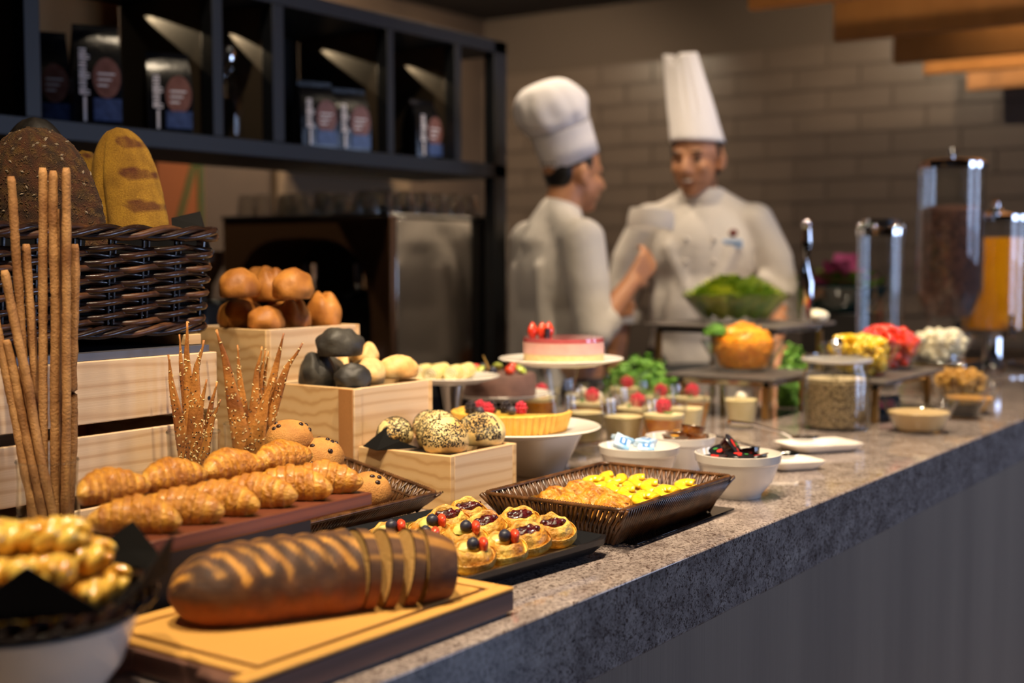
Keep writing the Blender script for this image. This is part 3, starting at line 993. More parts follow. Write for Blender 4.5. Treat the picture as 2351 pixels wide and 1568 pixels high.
M_PINEAP = simple('pineapple slice', 'f0bb14', 'f6cf35', scale=90, rough=0.2, coat=0.7, bump=(150, 0.5, 0.002))
M_CHOCO = simple('dark chocolate', '23130d', '3a2015', scale=40, rough=0.35)
M_SESW = simple('white sesame', 'e2c88c', rough=0.5)
M_SESB = simple('black sesame', '14100d', rough=0.4)
GOLDEN, BROWN, PALE, DEEP = lin('e39f2c')[:3], lin('a85f18')[:3], lin('f6cf62')[:3], lin('6b3510')[:3]
HONEY = lin('c8801f')[:3]


def croissant_mesh(seed, Ln=0.118, Rm=0.024):
    m = MB()
    NU, NV = 26, 84
    rnd = random.Random(seed)
    bend = rnd.uniform(0.25, 0.5)
    ridges = [-0.78, -0.52, -0.30, -0.1, 0.1, 0.30, 0.52, 0.78]
    info = []
    vs = []
    for j in range(NV + 1):
        s_ = -1 + 2 * j / NV
        env = max(0.0, 1 - abs(s_) ** 2.3) ** 0.62
        ax = Vector((s_ * Ln / 2, -bend * 0.05 * s_ * s_, 0))
        for i in range(NU):
            a = 2 * pi * i / NU
            sk = s_ + 0.09 * cos(a + seed)
            st = 0.0
            for k, rr in enumerate(ridges):
                sgn = -1 if rr < 0 else 1
                d = (sk - rr) * -sgn
                st += 0.26 * sst(-0.012, 0.015, d) - 0.24 * sst(0.015, 0.23, d)
            r = Rm * env * (0.93 + 0.42 * st + 0.16 * (1 - abs(s_))) * (1 + 0.05 * nz((s_ * 3, cos(a), sin(a)), 2.0, seed))
            y, z = r * 1.12 * cos(a), r * 0.98 * sin(a)
            z = max(z, -Rm * 0.62)
            vs.append((ax.x, ax.y + y, z + Rm * 0.62))
            info.append(st)
    fs = []
    for j in range(NV):
        for i in range(NU):
            fs.append((j * NU + i, j * NU + (i + 1) % NU, (j + 1) * NU + (i + 1) % NU, (j + 1) * NU + i))
    fs += [tuple(range(NU))[::-1], tuple(range(NV * NU, NV * NU + NU))]
    m.add(vs, fs)
    o = m.build('croissant', M_FLAKY)
    ca_ = o.data.color_attributes.new('crust', 'FLOAT_COLOR', 'POINT')
    for i, v_ in enumerate(o.data.vertices):
        n_ = nz(v_.co, 45, seed)
        c = lerp(lin('e8a838')[:3], lin('b8741e')[:3], 0.15 + 1.0 * max(0, n_) + 0.6 * sst(0.10, 0.26, info[i]))
        c = lerp(c, lin('f8d97e')[:3], 0.9 * sst(0.12, 0.0, info[i]) * (0.6 + 0.4 * n_))
        ca_.data[i].color = (*c, 1)
    return o


def roll(name, r, col, seed, mat=None, amp=0.1, cleft=0.0, flat=0.45, col2=None, sc=1.6):
    """bread roll: noisy dome, flattened below, with an optional split along the top; origin at its base"""
    m = MB()

    def fn(u, v):
        d = Vector((sin(v) * cos(u), sin(v) * sin(u), cos(v)))
        k = 1 + amp * nz(d, sc, seed)
        if cleft:
            k -= cleft * math.exp(-(d.y / 0.16) ** 2) * max(0, d.z + 0.2)
        z = d.z * k * r[2]
        return (d.x * k * r[0], d.y * k * r[1], max(z, -flat * r[2]) + flat * r[2])
    m.blob(fn, 36, 22)
    o = m.build(name, mat or M_CRUST, angle=0)
    c2 = col2 or lerp(col, DEEP, 0.45)
    paint(o, lambda p: lerp(col, c2, 0.3 + 0.9 * nz(p, 30, seed)))
    return o


def seeds(parent, pts, size, mat, name='sesame_seeds', seed=1):
    """tiny seeds scattered over a surface: (point, normal) pairs"""
    m = MB()
    rnd = random.Random(seed)
    for p, nrm in pts:
        p, nrm = Vector(p), Vector(nrm).normalized()
        t1 = nrm.cross(Vector((rnd.uniform(-1, 1), rnd.uniform(-1, 1), rnd.uniform(-1, 1)))).normalized()
        t2 = nrm.cross(t1)
        a, b, c = size * 1.5, size * 0.85, size * 0.5
        p = p + nrm * c * 0.4
        m.add([p + t1 * a, p + t2 * b, p - t1 * a, p - t2 * b, p + nrm * c, p - nrm * c], [(0, 1, 4), (1, 2, 4), (2, 3, 4), (3, 0, 4), (1, 0, 5), (2, 1, 5), (3, 2, 5), (0, 3, 5)])
    o = m.build(name, mat, parent)
    o['kind'] = 'stuff'
    return o


def surf_pts(o, n, seed, keep):
    """random points with normals on a mesh"""
    rnd = random.Random(seed)
    me = o.data
    ps = [(p.center.copy(), p.normal.copy(), p.area) for p in me.polygons]
    import bisect
    cum, s_ = [], 0
    for p in ps:
        s_ += p[2]
        cum.append(s_)
    out = []
    tries = 0
    while len(out) < n and tries < n * 20:
        tries += 1
        k = bisect.bisect(cum, rnd.uniform(0, s_ * 0.9999))
        poly = me.polygons[k]
        vv = [me.vertices[i].co for i in poly.vertices]
        a, b = rnd.random(), rnd.random()
        p = vv[0].lerp(vv[1], a).lerp(vv[-1].lerp(vv[2 if len(vv) > 2 else -1], a), b) if len(vv) > 3 else ps[k][0]
        if keep(p, ps[k][1]):
            out.append((p, ps[k][1]))
    return out


def spread(pts, rad, x0, x1, y0, y1, iters=400):
    """move flat things apart on a tray until they only touch"""
    P = [Vector((p[0], p[1])) for p in pts]
    for it in range(iters):
        for i in range(len(P)):
            for j in range(i):
                d = P[i] - P[j]
                g = rad[i] + rad[j] - d.length
                if g > 0:
                    d = d.normalized() if d.length > 1e-6 else Vector((1, 0))
                    P[i] += d * (g * 0.5)
                    P[j] -= d * (g * 0.5)
        for i, p in enumerate(P):
            p.x = max(x0 + rad[i], min(x1 - rad[i], p.x))
            p.y = max(y0 + rad[i], min(y1 - rad[i], p.y))
    return P


def settle(obs, x0, x1, y0, y1, zf, zw, iters=500):
    """let rolls sink into a box until they rest on its floor and on each other; obs are (object, centre, radius, base offset)"""
    P = [Vector(c) for o, c, r, b in obs]
    rad = [r for o, c, r, b in obs]
    for it in range(iters):
        for p in P:
            p.z -= 0.0006
        for q_ in range(3):
            for i in range(len(P)):
                for j in range(i):
                    d = P[i] - P[j]
                    g = rad[i] + rad[j] - d.length
                    if g > 0:
                        d = d.normalized() if d.length > 1e-6 else Vector((0, 0, 1))
                        P[i] += d * (g * 0.5)
                        P[j] -= d * (g * 0.5)
            for i, p in enumerate(P):
                r = rad[i]
                m_ = r if p.z < zw else math.sqrt(max(0.0, r * r - (p.z - zw) ** 2))
                p.x = max(x0 + m_, min(x1 - m_, p.x))
                p.y = max(y0 + m_, min(y1 - m_, p.y))
                p.z = max(zf + r, p.z)
    for (o, c, r, b), p in zip(obs, P):
        o.location = (p.x, p.y, p.z - b)


def puffy(name, rx, ry, h, seed, hole=(0.0, 0.0), lobes=4, lob=0.08, side=0.05, twist=0.0):
    """laminated pastry: puffed rim, sunken middle, flaky layered flank; origin at the base"""
    m = MB()
    NU, NV = 56, 26
    ph = seed * 1.3

    def fn(u, v):
        f = v / pi
        lb = 1 + lob * cos(lobes * u + ph) + 0.09 * nz((cos(u), sin(u), 0), 1.6, seed)
        if f < 0.62:
            q = f / 0.62
            rr = q ** 0.9
            rim = math.exp(-((rr - 0.60) / 0.34) ** 2)
            z = h * (0.30 + 0.70 * rim) * (1 - sst(0.82, 1.0, rr) * 0.45)
            if hole[0]:
                z -= h * hole[0] * math.exp(-((rr * cos(u + twist) / 0.62) ** 2 + (rr * sin(u + twist) / 0.30) ** 2))
            z += h * 0.14 * nz((rr * cos(u) * 2, rr * sin(u) * 2, 0), 1.5, seed + 5) + h * 0.035 * sin(3 * u + 11 * rr + ph)
        else:
            q = (f - 0.62) / 0.38
            rr = 1.0 + side * sin(q * pi) - 0.12 * sst(0.6, 1, q) if q < 0.9 else 0.88 * (1 - (q - 0.9) / 0.1)
            z = h * 0.55 * (1 - sst(0, 0.9, q))
            rr *= 1 + 0.018 * sin(q * 26)
        return (rx * rr * lb * cos(u), ry * rr * lb * sin(u), max(0.0, z))
    m.blob(fn, NU, NV)
    o = m.build(name, M_FLAKY, angle=0)
    paint(o, lambda p: lerp(lerp(GOLDEN, PALE, 0.45 + nz(p, 38, seed) * 1.3 + 0.35 * sst(h * 0.45, h * 0.1, p.z)), BROWN, 0.15 + 1.1 * nz(p, 24, seed + 3)))
    return o


# ================================================================== foreground: cutting board and sliced loaf
M_BOARDS = wood('darker board side', '7a5648', '6b4a3e', '54382e', scale=(1.0, 10, 10), rings=1.0, dist=2.0, rough=0.45)
bo = thing('cutting_board', 'thick golden wooden cutting board with juice groove at the granite edge', 'cutting board', (0.745, 0.786, 0.9002), R(-0.8))
BL, BWd, BT = 0.385, 0.235, 0.030
poly = [(0, 0), (BL, 0), (BL, BWd), (0, BWd), (0, 0.17), (0.014, 0.16), (0.014, 0.07), (0, 0.06)]
MB().prism([(0.006, 0.006), (BL - 0.006, 0.006), (BL - 0.006, BWd), (0.006, BWd), (0.006, 0.17), (0.018, 0.16), (0.018, 0.07), (0.006, 0.06)], 0, 0.004).build('foot_strip', simple('grey board foot', '7d7068', rough=0.5), bo)
MB().prism(poly, 0.004, BT - 0.004).build('slab', M_BOARDS, bo, bevel=0.002)  # slab and groove floor in a darker brown than rims and top
MB().box(0.040, BL - 0.026, 0.026, BWd - 0.026, BT - 0.004, BT).build('top_field', M_BOARD, bo, bevel=0.0015)
for nm, bx_ in (('rim', (0, BL, 0, 0.018)), ('rim', (0, BL, BWd - 0.018, BWd)), ('rim', (BL - 0.018, BL, 0.018, BWd - 0.018)), ('rim', (0.018, 0.032, 0.018, BWd - 0.018))):
    MB().box(*bx_, BT - 0.004, BT).build(nm, M_BOARD, bo, bevel=0.0015)

LA, LB_ = Vector((0.818, 0.962, 0.930)), Vector((1.046, 0.848, 0.930))
dirl = (LB_ - LA).normalized()
angl = math.atan2(dirl.y, dirl.x)
LL, RY, RZ = 0.285, 0.051, 0.0435


def loaf_r(x):
    """half-size factor along the loaf, x from 0 to 1"""
    return max(0.0, 1 - abs(2 * x - 1) ** 4.2) ** 0.5


RYE_D, RYE_O, RYE_B, RYE_L = lin('452a17')[:3], lin('dc9c3c')[:3], lin('8a4512')[:3], lin('6b4423')[:3]


def rye_col(x, a):
    """a: angle round the loaf, 0 on the front side and pi/2 on top"""
    n_ = nz((x * 9, cos(a) * 1.3, sin(a) * 1.3), 2.0, 2)
    c = lerp(RYE_D, RYE_L, 0.45 + 1.1 * n_)
    c = lerp(c, RYE_B, sst(0.15, -0.35, sin(a) + 0.25 * n_) )
    w_ = (x * 13.5 - 1.5 * cos(a) + 0.14 * n_) % 1.0
    top = sst(0.35, 0.62, sin(a) + 0.18 * n_) * sst(-0.98, -0.7, -abs(sin(a) - 0.0) + 0.0)
    band = sst(0.36, 0.42, w_) * sst(0.84, 0.78, w_)
    face = sst(1.0, 0.93, sin(a)) if cos(a) > 0 else 0.4
    return lerp(c, RYE_O, band * sst(0.34, 0.50, sin(a) + 0.25 * n_) * face * (0.75 + 0.9 * n_))


CUT = 0.63
lf = MB()
vs, fs, inf = [], [], []
NA, NX = 64, 90
for j in range(NX + 1):
    x = CUT * j / NX
    k = loaf_r(max(x, 0.004))
    for i in range(NA):
        a = 2 * pi * i / NA
        bulge = 1 + 0.03 * nz((x * 7, cos(a), sin(a)), 1.8, 5) + 0.018 * sin(x * 13.0 * 2 * pi) * sst(0.3, 0.7, sin(a))
        y, z = -RY * k * cos(a) * bulge, RZ * k * sin(a) * bulge
        z = max(z, -RZ * 0.72)
        vs.append((x * LL, y, z + RZ * 0.72))
        inf.append(rye_col(x, a))
for j in range(NX):
    for i in range(NA):
        fs.append((j * NA + i, (j + 1) * NA + i, (j + 1) * NA + (i + 1) % NA, j * NA + (i + 1) % NA))
fs += [tuple(range(NA)), tuple(range(NX * NA, NX * NA + NA))[::-1]]
lf.add(vs, fs)
loaf = lf.build('rye_loaf', M_RYE, loc=LA + Vector((0, 0, 0.0003)), angle=60)
loaf.rotation_euler = (0, 0, angl)
ca_ = loaf.data.color_attributes.new('crust', 'FLOAT_COLOR', 'POINT')
for i, c in enumerate(inf):
    ca_.data[i].color = (*c, 1)
tag(loaf, 'long dark rye loaf with ochre scored stripes on the cutting board', 'bread loaf')
CRUMB = lin('d9a757')[:3]
M_CRUMB = simple('bread crumb', 'd2a055', 'e0b56c', scale=120, rough=0.8, bump=(260, 0.6, 0.002))
x = CUT + 0.012
for s_i, wdt in enumerate((0.042, 0.042, 0.042, 0.115)):
    m = MB()
    vs, fs, inf = [], [], []
    last = s_i == 3
    nx = 14 if last else 4
    x1 = min(0.999, x + wdt)
    for j in range(nx + 1):
        xx = x + (x1 - x) * j / nx
        k = loaf_r(min(xx, 0.995))
        for i in range(NA):
            a = 2 * pi * i / NA
            y, z = -RY * k * cos(a), RZ * k * sin(a)
            z = max(z, -RZ * 0.72)
            vs.append(((xx - x) * LL, y, z + RZ * 0.72))
            inf.append(rye_col(0.0, a) if not last else lerp(rye_col(0.03, a), RYE_L, 0.5))
    for j in range(nx):
        for i in range(NA):
            fs.append((j * NA + i, (j + 1) * NA + i, (j + 1) * NA + (i + 1) % NA, j * NA + (i + 1) % NA))
    fs += [tuple(range(nx * NA, nx * NA + NA))[::-1]]
    m.add(vs, fs)
    base = LA + dirl * (x * LL + 0.004 * s_i) + Vector((0, 0, 0.0003))
    st = thing('bread_slice', ['rye bread slice next to the cut loaf, first of the fanned row', 'middle rye bread slice between two others beside the loaf', 'rye bread slice leaning on the dark heel of the loaf', 'dark rounded heel of the rye loaf at the end of the slices'][s_i], 'bread slice', base + Vector((0.0, -0.004 * s_i, 0)), angl - 0.10 - 0.10 * s_i, 'slices cut from the rye loaf')
    st.rotation_euler = (0, (0.10, 0.16, 0.22, 0.12)[s_i], angl - 0.05 - 0.05 * s_i)
    o = m.build('crust', M_RYE, st, angle=60)
    ca_ = o.data.color_attributes.new('crust', 'FLOAT_COLOR', 'POINT')
    for i, c in enumerate(inf):
        ca_.data[i].color = (*c, 1)
    k = loaf_r(x)
    fc = [(-0.0003, -RY * k * cos(2 * pi * i / NA) * 0.95, max(RZ * k * sin(2 * pi * i / NA) * 0.95, -RZ * 0.68) + RZ * 0.72) for i in range(NA)]
    fo = [(0.0, -RY * k * cos(2 * pi * i / NA), max(RZ * k * sin(2 * pi * i / NA), -RZ * 0.72) + RZ * 0.72) for i in range(NA)]
    MB().add(fc, [tuple(range(NA))]).build('crumb', M_CRUMB, st, smooth=False)
    x = x1 + 0.016
    if last:
        break

# ================================================================== foreground bowl of glazed braids
BW = Vector((0.640, 0.935, 0.9003))
wbw = thing('serving_bowl', 'large white porcelain bowl beside the cutting board, holding a dark basket', 'bowl', BW)
MB().lathe([(0.0001, 0.0), (0.048, 0.0), (0.050, 0.006), (0.080, 0.045), (0.094, 0.085), (0.091, 0.086), (0.077, 0.048), (0.046, 0.012), (0.0001, 0.010)], 48).build('body', M_WHITE, wbw)
dkb = thing('bread_basket', 'round black lacquered basket of glazed braids set in the white bowl', 'basket', BW + Vector((0, 0, 0.078)))
MB().lathe([(0.0001, -0.028), (0.05, -0.026), (0.078, -0.0), (0.100, 0.016), (0.104, 0.022), (0.101, 0.023), (0.096, 0.018), (0.075, 0.004), (0.048, -0.02), (0.0001, -0.022)], 48).build('shell', simple('black lacquer weave', '120c0a', rough=0.3, bump=(70, 1.0, 0.006)), dkb)
rim = MB()
for ph_ in (0, pi):
    rim.tube([((0.103 + 0.004 * cos(16 * a + ph_)) * cos(a), (0.103 + 0.004 * cos(16 * a + ph_)) * sin(a), 0.023 + 0.004 * sin(16 * a + ph_)) for a in [2 * pi * k / 128 for k in range(128)]], 0.004, 6, closed=True)
rim.build('rim', simple('brown black cane', '241511', rough=0.22), dkb)
for k, (az, rr_, tl) in enumerate(((-1.05, 0.085, 0.5), (0.0, 0.092, 0.6), (-2.2, 0.085, 0.5), (2.2, 0.085, 0.5))):
    nv = thing('black_napkin', ['black napkin corner hanging over the basket rim towards the guest edge', 'black napkin corner poking out between basket and loaf', 'black napkin corner at the outer side of the braid basket', 'black napkin corner at the crate side of the braid basket'][k], 'napkin', BW + Vector((0, 0, 0.098)), az, 'napkin corners in the braid basket')
    kk = 1.25 if k in (0, 2) else 1.0
    MB().add([(0.101, -0.050 * kk, 0.0115), (0.101, 0.050 * kk, 0.0115), (0.101 + 0.020 * kk, 0.008, 0.046 * kk), (0.108, 0.0, 0.022), (0.112, -0.034, 0.026)], [(0, 3, 1), (1, 3, 2), (0, 4, 3), (3, 4, 2)]).build('cloth', M_NAPKIN, nv, smooth=False, solid=0.0015)


def braid_mesh(seed, n=3):
    """glazed twisted pastry: strands wound round each other in an oval coil"""
    m = MB()
    for s_ in range(2):
        pts, rr = [], []
        for k in range(61):
            t_ = k / 60
            a = t_ * 2 * pi * 0.93
            w_ = s_ * pi + t_ * 2 * pi * 4.5
            r0 = 0.022
            pts.append(((r0 + 0.008 * cos(w_)) * cos(a) * 1.25, (r0 + 0.008 * cos(w_)) * sin(a), 0.014 + 0.0075 * sin(w_)))
            rr.append(0.0098 * (1 - 0.5 * abs(2 * t_ - 1) ** 6))
        m.tube(pts, rr, 10)
    o = m.build('glazed_braid', M_GLAZE, angle=0)
    paint(o, lambda p: lerp(lin('f4cf62')[:3], lin('cf8a20')[:3], 0.35 + 1.3 * nz(p, 55, seed)))
    return o


M_GLAZE = vcol_mat('sugar glazed dough', 40, 0.2, (60, 0.3, 0.002), rough=0.18, coat=0.8, coatr=0.06)
bp = [braid_mesh(s_) for s_ in (1, 2, 3)]
spots = []
for ring, (rr_, z_, n_) in enumerate(((0.062, 0.096, 7), (0.047, 0.121, 5), (0.027, 0.142, 2))):
    for k in range(n_):
        a = 2 * pi * (k + 0.35 * ring) / n_ + 0.2
        spots.append((rr_ * cos(a), rr_ * sin(a), z_, a, ring))
nmw = ['lying against the basket rim', 'heaped in the second layer', 'on the very top of the heap']
for i, (dx, dy, z_, a, ring) in enumerate(spots):
    src = bp[i % 3]
    o = src if i < 3 else src.copy()
    if i >= 3:
        COL.objects.link(o)
    o.location = BW + Vector((dx, dy, z_))
    o.scale = (0.74,) * 3
    o.rotation_euler = (0, -(0.32, 0.12, 0.0)[ring], a)
    tag(o, 'sugar glazed golden braid pastry ' + nmw[ring] + ' of the black basket', 'pastry', 'glazed braids in the black basket')

# ================================================================== croissants on the raised plank
ri = MB().box(0.86, 1.10, 1.045, 1.15, 0.9002, 0.9835).build('display_riser', M_BLACK, bevel=0.003)
tag(ri, 'black display riser block under the red brown croissant plank', 'riser')
pk = MB().box(0.845, 1.178, 1.020, 1.168, 0.984, 1.0).build('serving_plank', M_PLANK, bevel=0.002)
tag(pk, 'red brown wooden plank raised above the counter carrying croissants', 'serving board')
cms = [croissant_mesh(s_) for s_ in range(4)]
cro = [(0.874, 1.073, -58), (0.929, 1.073, -58), (0.984, 1.073, -58), (1.039, 1.073, -58), (1.094, 1.073, -58), (1.149, 1.073, -58), (0.886, 1.139, -6), (0.972, 1.139, -6), (1.058, 1.139, -6), (1.144, 1.139, -6)]
clab = ['first croissant of the front row, at the near corner of the plank', 'second croissant of the front row on the plank', 'third croissant of the front row, broad and well browned', 'fourth croissant of the front row on the plank', 'fifth croissant of the front row, pale tipped', 'last croissant of the front row, beside the chocolate chip buns', 'golden croissant of the back row nearest the bread stick jar', 'golden croissant of the back row beside the shorter cracker jar', 'tall puffed croissant of the back row before the cracker jars', 'last croissant of the back row, next to the bun basket']
for i, (x, y, an) in enumerate(cro):
    src = cms[i % 4]
    o = src if i < 4 else src.copy()
    if i >= 4:
        COL.objects.link(o)
    o.location = (x, y, 1.0003 + (0.0 if i < 6 else 0.0215))
    o.rotation_euler = (0 if i < 6 else -0.10, 0, R(an + random.uniform(-2, 2)))
    sc = random.uniform(0.84, 0.90) if i < 6 else 0.74
    o.scale = (sc, sc * 0.84, sc) if i < 6 else (sc, sc, sc * 1.1)
    tag(o, clab[i], 'croissant', 'croissants on the plank')

# ================================================================== bread stick and cracker jars
def jar(loc, label, h=0.132, r=0.037):
    j = thing('glass_jar', label, 'jar', loc, group='glass jars in front of the crate')
    MB().lathe([(0.0001, 0.0), (r * 0.88, 0.0), (r * 0.95, 0.006), (r, 0.03), (r * 1.01, h * 0.6), (r * 0.96, h * 0.8), (r * 1.0, h), (r * 0.965, h), (r * 0.925, h * 0.8), (r * 0.965, h * 0.6), (r * 0.955, 0.032), (r * 0.9, 0.010), (0.0001, 0.008)], 40).build('glass', M_GLASS, j)
    MB().tube([(r * 0.985 * cos(a), r * 0.985 * sin(a), h) for a in [2 * pi * k / 40 for k in range(40)]], 0.0016, 6, closed=True).build('rim', M_GLASS, j)
    return j


JAR1 = PY(108, 1043, 1.372)
JAR1.z = 0.9003
jar(JAR1, 'glass jar holding long bread sticks in front of the crate')
M_STICK = vcol_mat('bread stick crust', 90, 0.35, (300, 0.7, 0.002), rough=0.75)
# (tip pixel, foot offset in pixels, depth layer in the jar)
tops = [(25, 405, -36, 0), (98, 385, -12, 0), (122, 392, 12, 0), (152, 385, 36, 0), (140, 480, 6, 1), (10, 620, 40, -1), (-18, 700, -4, -1), (14, 780, 20, -1), (60, 560, -22, 1), (172, 560, 33, 1)]
FH = Vector((cos(TH), sin(TH), 0))
JD = (JAR1 - CAM).dot(FH)
JL = (JAR1 - CAM).dot(rt)


def at_depth(px, py, dep):
    """point seen at a pixel, at a distance measured level along the view"""
    d = ray(px, py)
    return CAM + d * (dep / d.dot(FH))


for i, (tx, ty, fo_, lay) in enumerate(tops):
    dep = JD + lay * 0.0185
    b0 = CAM + FH * dep + rt * (JL + fo_ * dep / F) + Vector((0, 0, 0.914 - CAM.z))
    tp = at_depth(tx, ty, dep)
    m = MB()
    pts, rr = [], []
    side = Vector((random.uniform(-1, 1), random.uniform(-1, 1), 0)) * 0.0015
    for k in range(65):
        t_ = k / 64
        p = b0.lerp(tp, t_) + side * sin(pi * t_) + Vector((nz((i, t_ * 4, 0), 1.0) * 0.002, nz((i, t_ * 4, 9), 1.0) * 0.002, 0))
        pts.append(p - b0)
        rr.append(0.0055 * (1 + 0.16 * nz((t_ * 16, i, 0), 1) + 0.12 * nz((t_ * 60, i, 0), 1)) * (0.7 if k in (0, 64) else 1))
    m.tube(pts, rr, 10)
    o = m.build('bread_stick', M_STICK, loc=b0, angle=0)
    paint(o, lambda p: lerp(lin('bd8c54')[:3], lin('8c5c2e')[:3], 0.4 + 1.2 * nz(p, 26, i)))
    tag(o, ['upright bread stick leaning towards the dark seeded loaf', 'tall bread stick in the middle of the bundle', 'tall knobbly bread stick in the middle of the bundle', 'tallest-standing bread stick closest to the crackers', 'shorter bread stick tucked behind the tall ones', 'bread stick leaning steeply away from the crackers', 'bread stick tilted far over the jar rim', 'lowest tilted bread stick of the bundle', 'bread stick ending halfway up the wicker basket', 'short bread stick nearest the cracker jars'][i], 'bread stick', 'bread sticks in the jar')

M_CRACK = vcol_mat('seeded cracker', 70, 0.4, (160, 0.6, 0.002), rough=0.6)


def cracker(b0, tp, w0, face, seed, label, curl):
    """thin baked blade, broad at the foot and drawn out to a curled tip, scattered with seeds"""
    b0, tp = Vector(b0), Vector(tp)
    m = MB()
    d = tp - b0
    ln = d.length
    d.normalize()
    side = d.cross(Vector(face)).normalized()
    nrm = side.cross(d)
    N = 26
    vs, fs = [], []
    for k in range(N + 1):
        t_ = k / N
        wdt = 1.3 * w0 * (min(1, 0.45 + t_ * 2.2) if t_ < 0.2 else 1) * max(0.07, (1 - t_) ** 0.85) * (1 + 0.10 * nz((t_ * 6, seed, 0), 1))
        c = d * (ln * t_) + nrm * (0.0012 * sin(t_ * pi * 1.2 + seed)) + side * (curl * sst(0.82, 1.0, t_)) + nrm * (0.001 * sst(0.85, 1, t_))
        bow = 0.05 * wdt
        for q_ in (-1, -0.5, 0, 0.5, 1):
            e = side * (wdt * 0.5 * q_) + nrm * (bow * (1 - q_ * q_) * (1 if seed % 2 else -1))
            vs += [c + e + nrm * 0.0012, c + e - nrm * 0.0012]
    for k in range(N):
        for q_ in range(4):
            a = k * 10 + q_ * 2
            fs += [(a, a + 2, a + 12, a + 10), (a + 3, a + 1, a + 11, a + 13)]
        a = k * 10
        fs += [(a + 1, a, a + 10, a + 11), (a + 8, a + 9, a + 19, a + 18)]
    a = N * 10
    fs += [(a, a + 2, a + 3, a + 1), (a + 2, a + 4, a + 5, a + 3), (a + 4, a + 6, a + 7, a + 5), (a + 6, a + 8, a + 9, a + 7), (0, 1, 3, 2), (2, 3, 5, 4), (4, 5, 7, 6), (6, 7, 9, 8)]
    m.add(vs, fs)
    th = thing('seed_cracker', label, 'cracker', b0, group='seeded crackers in the jars')
    o = m.build('blade', M_CRACK, th, angle=0)
    paint(o, lambda p: lerp(lin('c48238')[:3], lin('8a4f1c')[:3], 0.35 + 1.3 * nz(p, 30, seed)))
    seeds(th, surf_pts(o, 120, seed, lambda p, n_: True), 0.0014, M_SESW, 'white_sesame', seed)
    seeds(th, surf_pts(o, 110, seed + 50, lambda p, n_: p.z < ln * 0.75), 0.0010, M_SESB, 'black_sesame', seed)
    return th


JAR2 = PY(444, 990, 1.395)
JAR2.z = 0.9003
JAR3 = PY(572, 985, 1.402)
JAR3.z = 0.9003
jar(JAR2, 'glass jar with shorter dark crackers, between bread sticks and the other cracker jar', 0.138)
jar(JAR3, 'glass jar with long flaring crackers beside the chocolate chip buns', 0.138)
cl2 = ['narrow cracker with blunt tip at the bread stick side of its jar', 'slim cracker rising behind the blunt one in the shorter jar', 'tallest cracker of the shorter jar, pointed and pale seeded', 'cracker with a hooked tip in the shorter jar', 'short dark cracker in front of the hooked one', 'short dark cracker with thin straight tip', 'smallest cracker at the rim of the shorter jar']
for i, (tx, ty, w_, dx, dy) in enumerate(((380, 815, 0.026, -.024, .0), (406, 768, 0.022, -.014, .012), (424, 738, 0.026, -.004, .006), (452, 780, 0.030, .006, -.006), (468, 870, 0.024, .016, -.012), (492, 876, 0.022, .022, .0), (500, 915, 0.020, .026, .01))):
    lay = (0.0, 0.0255, 0.0085, -0.0085, -0.017, 0.017, -0.0255)[i]
    dep = (JAR2 - CAM).dot(FH) + lay
    tp = at_depth(tx, ty, dep)
    cracker(JAR2 + FH * lay - rt * ((tp - JAR2).dot(rt) * 0.15) + Vector((0, 0, 0.0125)), tp, w_, -FH, i + 2, cl2[i], 0.004 if i != 3 else 0.010)
cl3 = ['wide cracker standing upright on the bread stick side of its jar', 'thin dark cracker behind the wide upright one', 'cracker with split tip rising from the middle of the long jar', 'narrow cracker pressed behind the split tip', 'small pointed cracker beside the split tip', 'long straight cracker leaning towards the black buns', 'longest cracker with a forked twisted tip leaning to the black buns', 'broad red brown cracker across the front of the jar']
for i, (tx, ty, w_, dx, dy, ex) in enumerate(((504, 755, 0.034, -.022, .0, -.004), (541, 792, 0.022, -.012, .016, .003), (592, 795, 0.026, -.002, .014, .006), (605, 800, 0.022, .006, .016, .003), (614, 806, 0.018, .010, .014, .002), (652, 765, 0.028, .014, .006, .0), (680, 782, 0.030, .02, .0, .010), (620, 865, 0.038, -.004, -.018, .006))):
    lay = (-0.0075, 0.0215, 0.0075, 0.0145, 0.0275, 0.0, -0.015, -0.0235)[i]
    dep = (JAR3 - CAM).dot(FH) + lay
    tp = at_depth(tx, ty, dep)
    cracker(JAR3 + FH * lay - rt * ((tp - JAR3).dot(rt) * 0.22) + Vector((0, 0, 0.0125)), tp, w_, -FH, i + 11, cl3[i], ex)

# ================================================================== crate and the wicker bread basket
CX0, CX1, CY0, CY1, CZ = 0.72, 1.331, 1.452, 1.765, 1.142
crt = thing('wooden_crate', 'pale pine slatted crate under the wicker bread basket', 'crate', (0, 0, 0.9003))
hgt = CZ - 0.9003
for z0, z1 in ((0.0, 0.044), (0.064, 0.142), (0.158, hgt)):
    MB().box(CX0, CX1, CY0, CY0 + 0.014, z0, z1).build('slat', M_PINE_X, crt, bevel=0.0015)
    MB().box(CX0, CX1, CY1 - 0.014, CY1, z0, z1).build('slat', M_PINE_X, crt, bevel=0.0015)
    for xa in (CX0, CX1 - 0.014):
        MB().box(xa, xa + 0.014, CY0 + 0.0145, CY1 - 0.0145, z0, z1).build('end_board', M_PINE_Y, crt, bevel=0.0015)
for xa in (CX0 + 0.015, CX1 - 0.045):
    for ya_ in (CY0 + 0.015, CY1 - 0.045):
        MB().box(xa, xa + 0.03, ya_, ya_ + 0.03, 0, hgt - 0.001).build('corner_post', M_PINE_END, crt)
MB().box(CX0 + 0.015, CX1 - 0.015, CY0 + 0.015, CY1 - 0.015, 0.0, 0.008).build('bottom_board', M_PINE_X, crt)
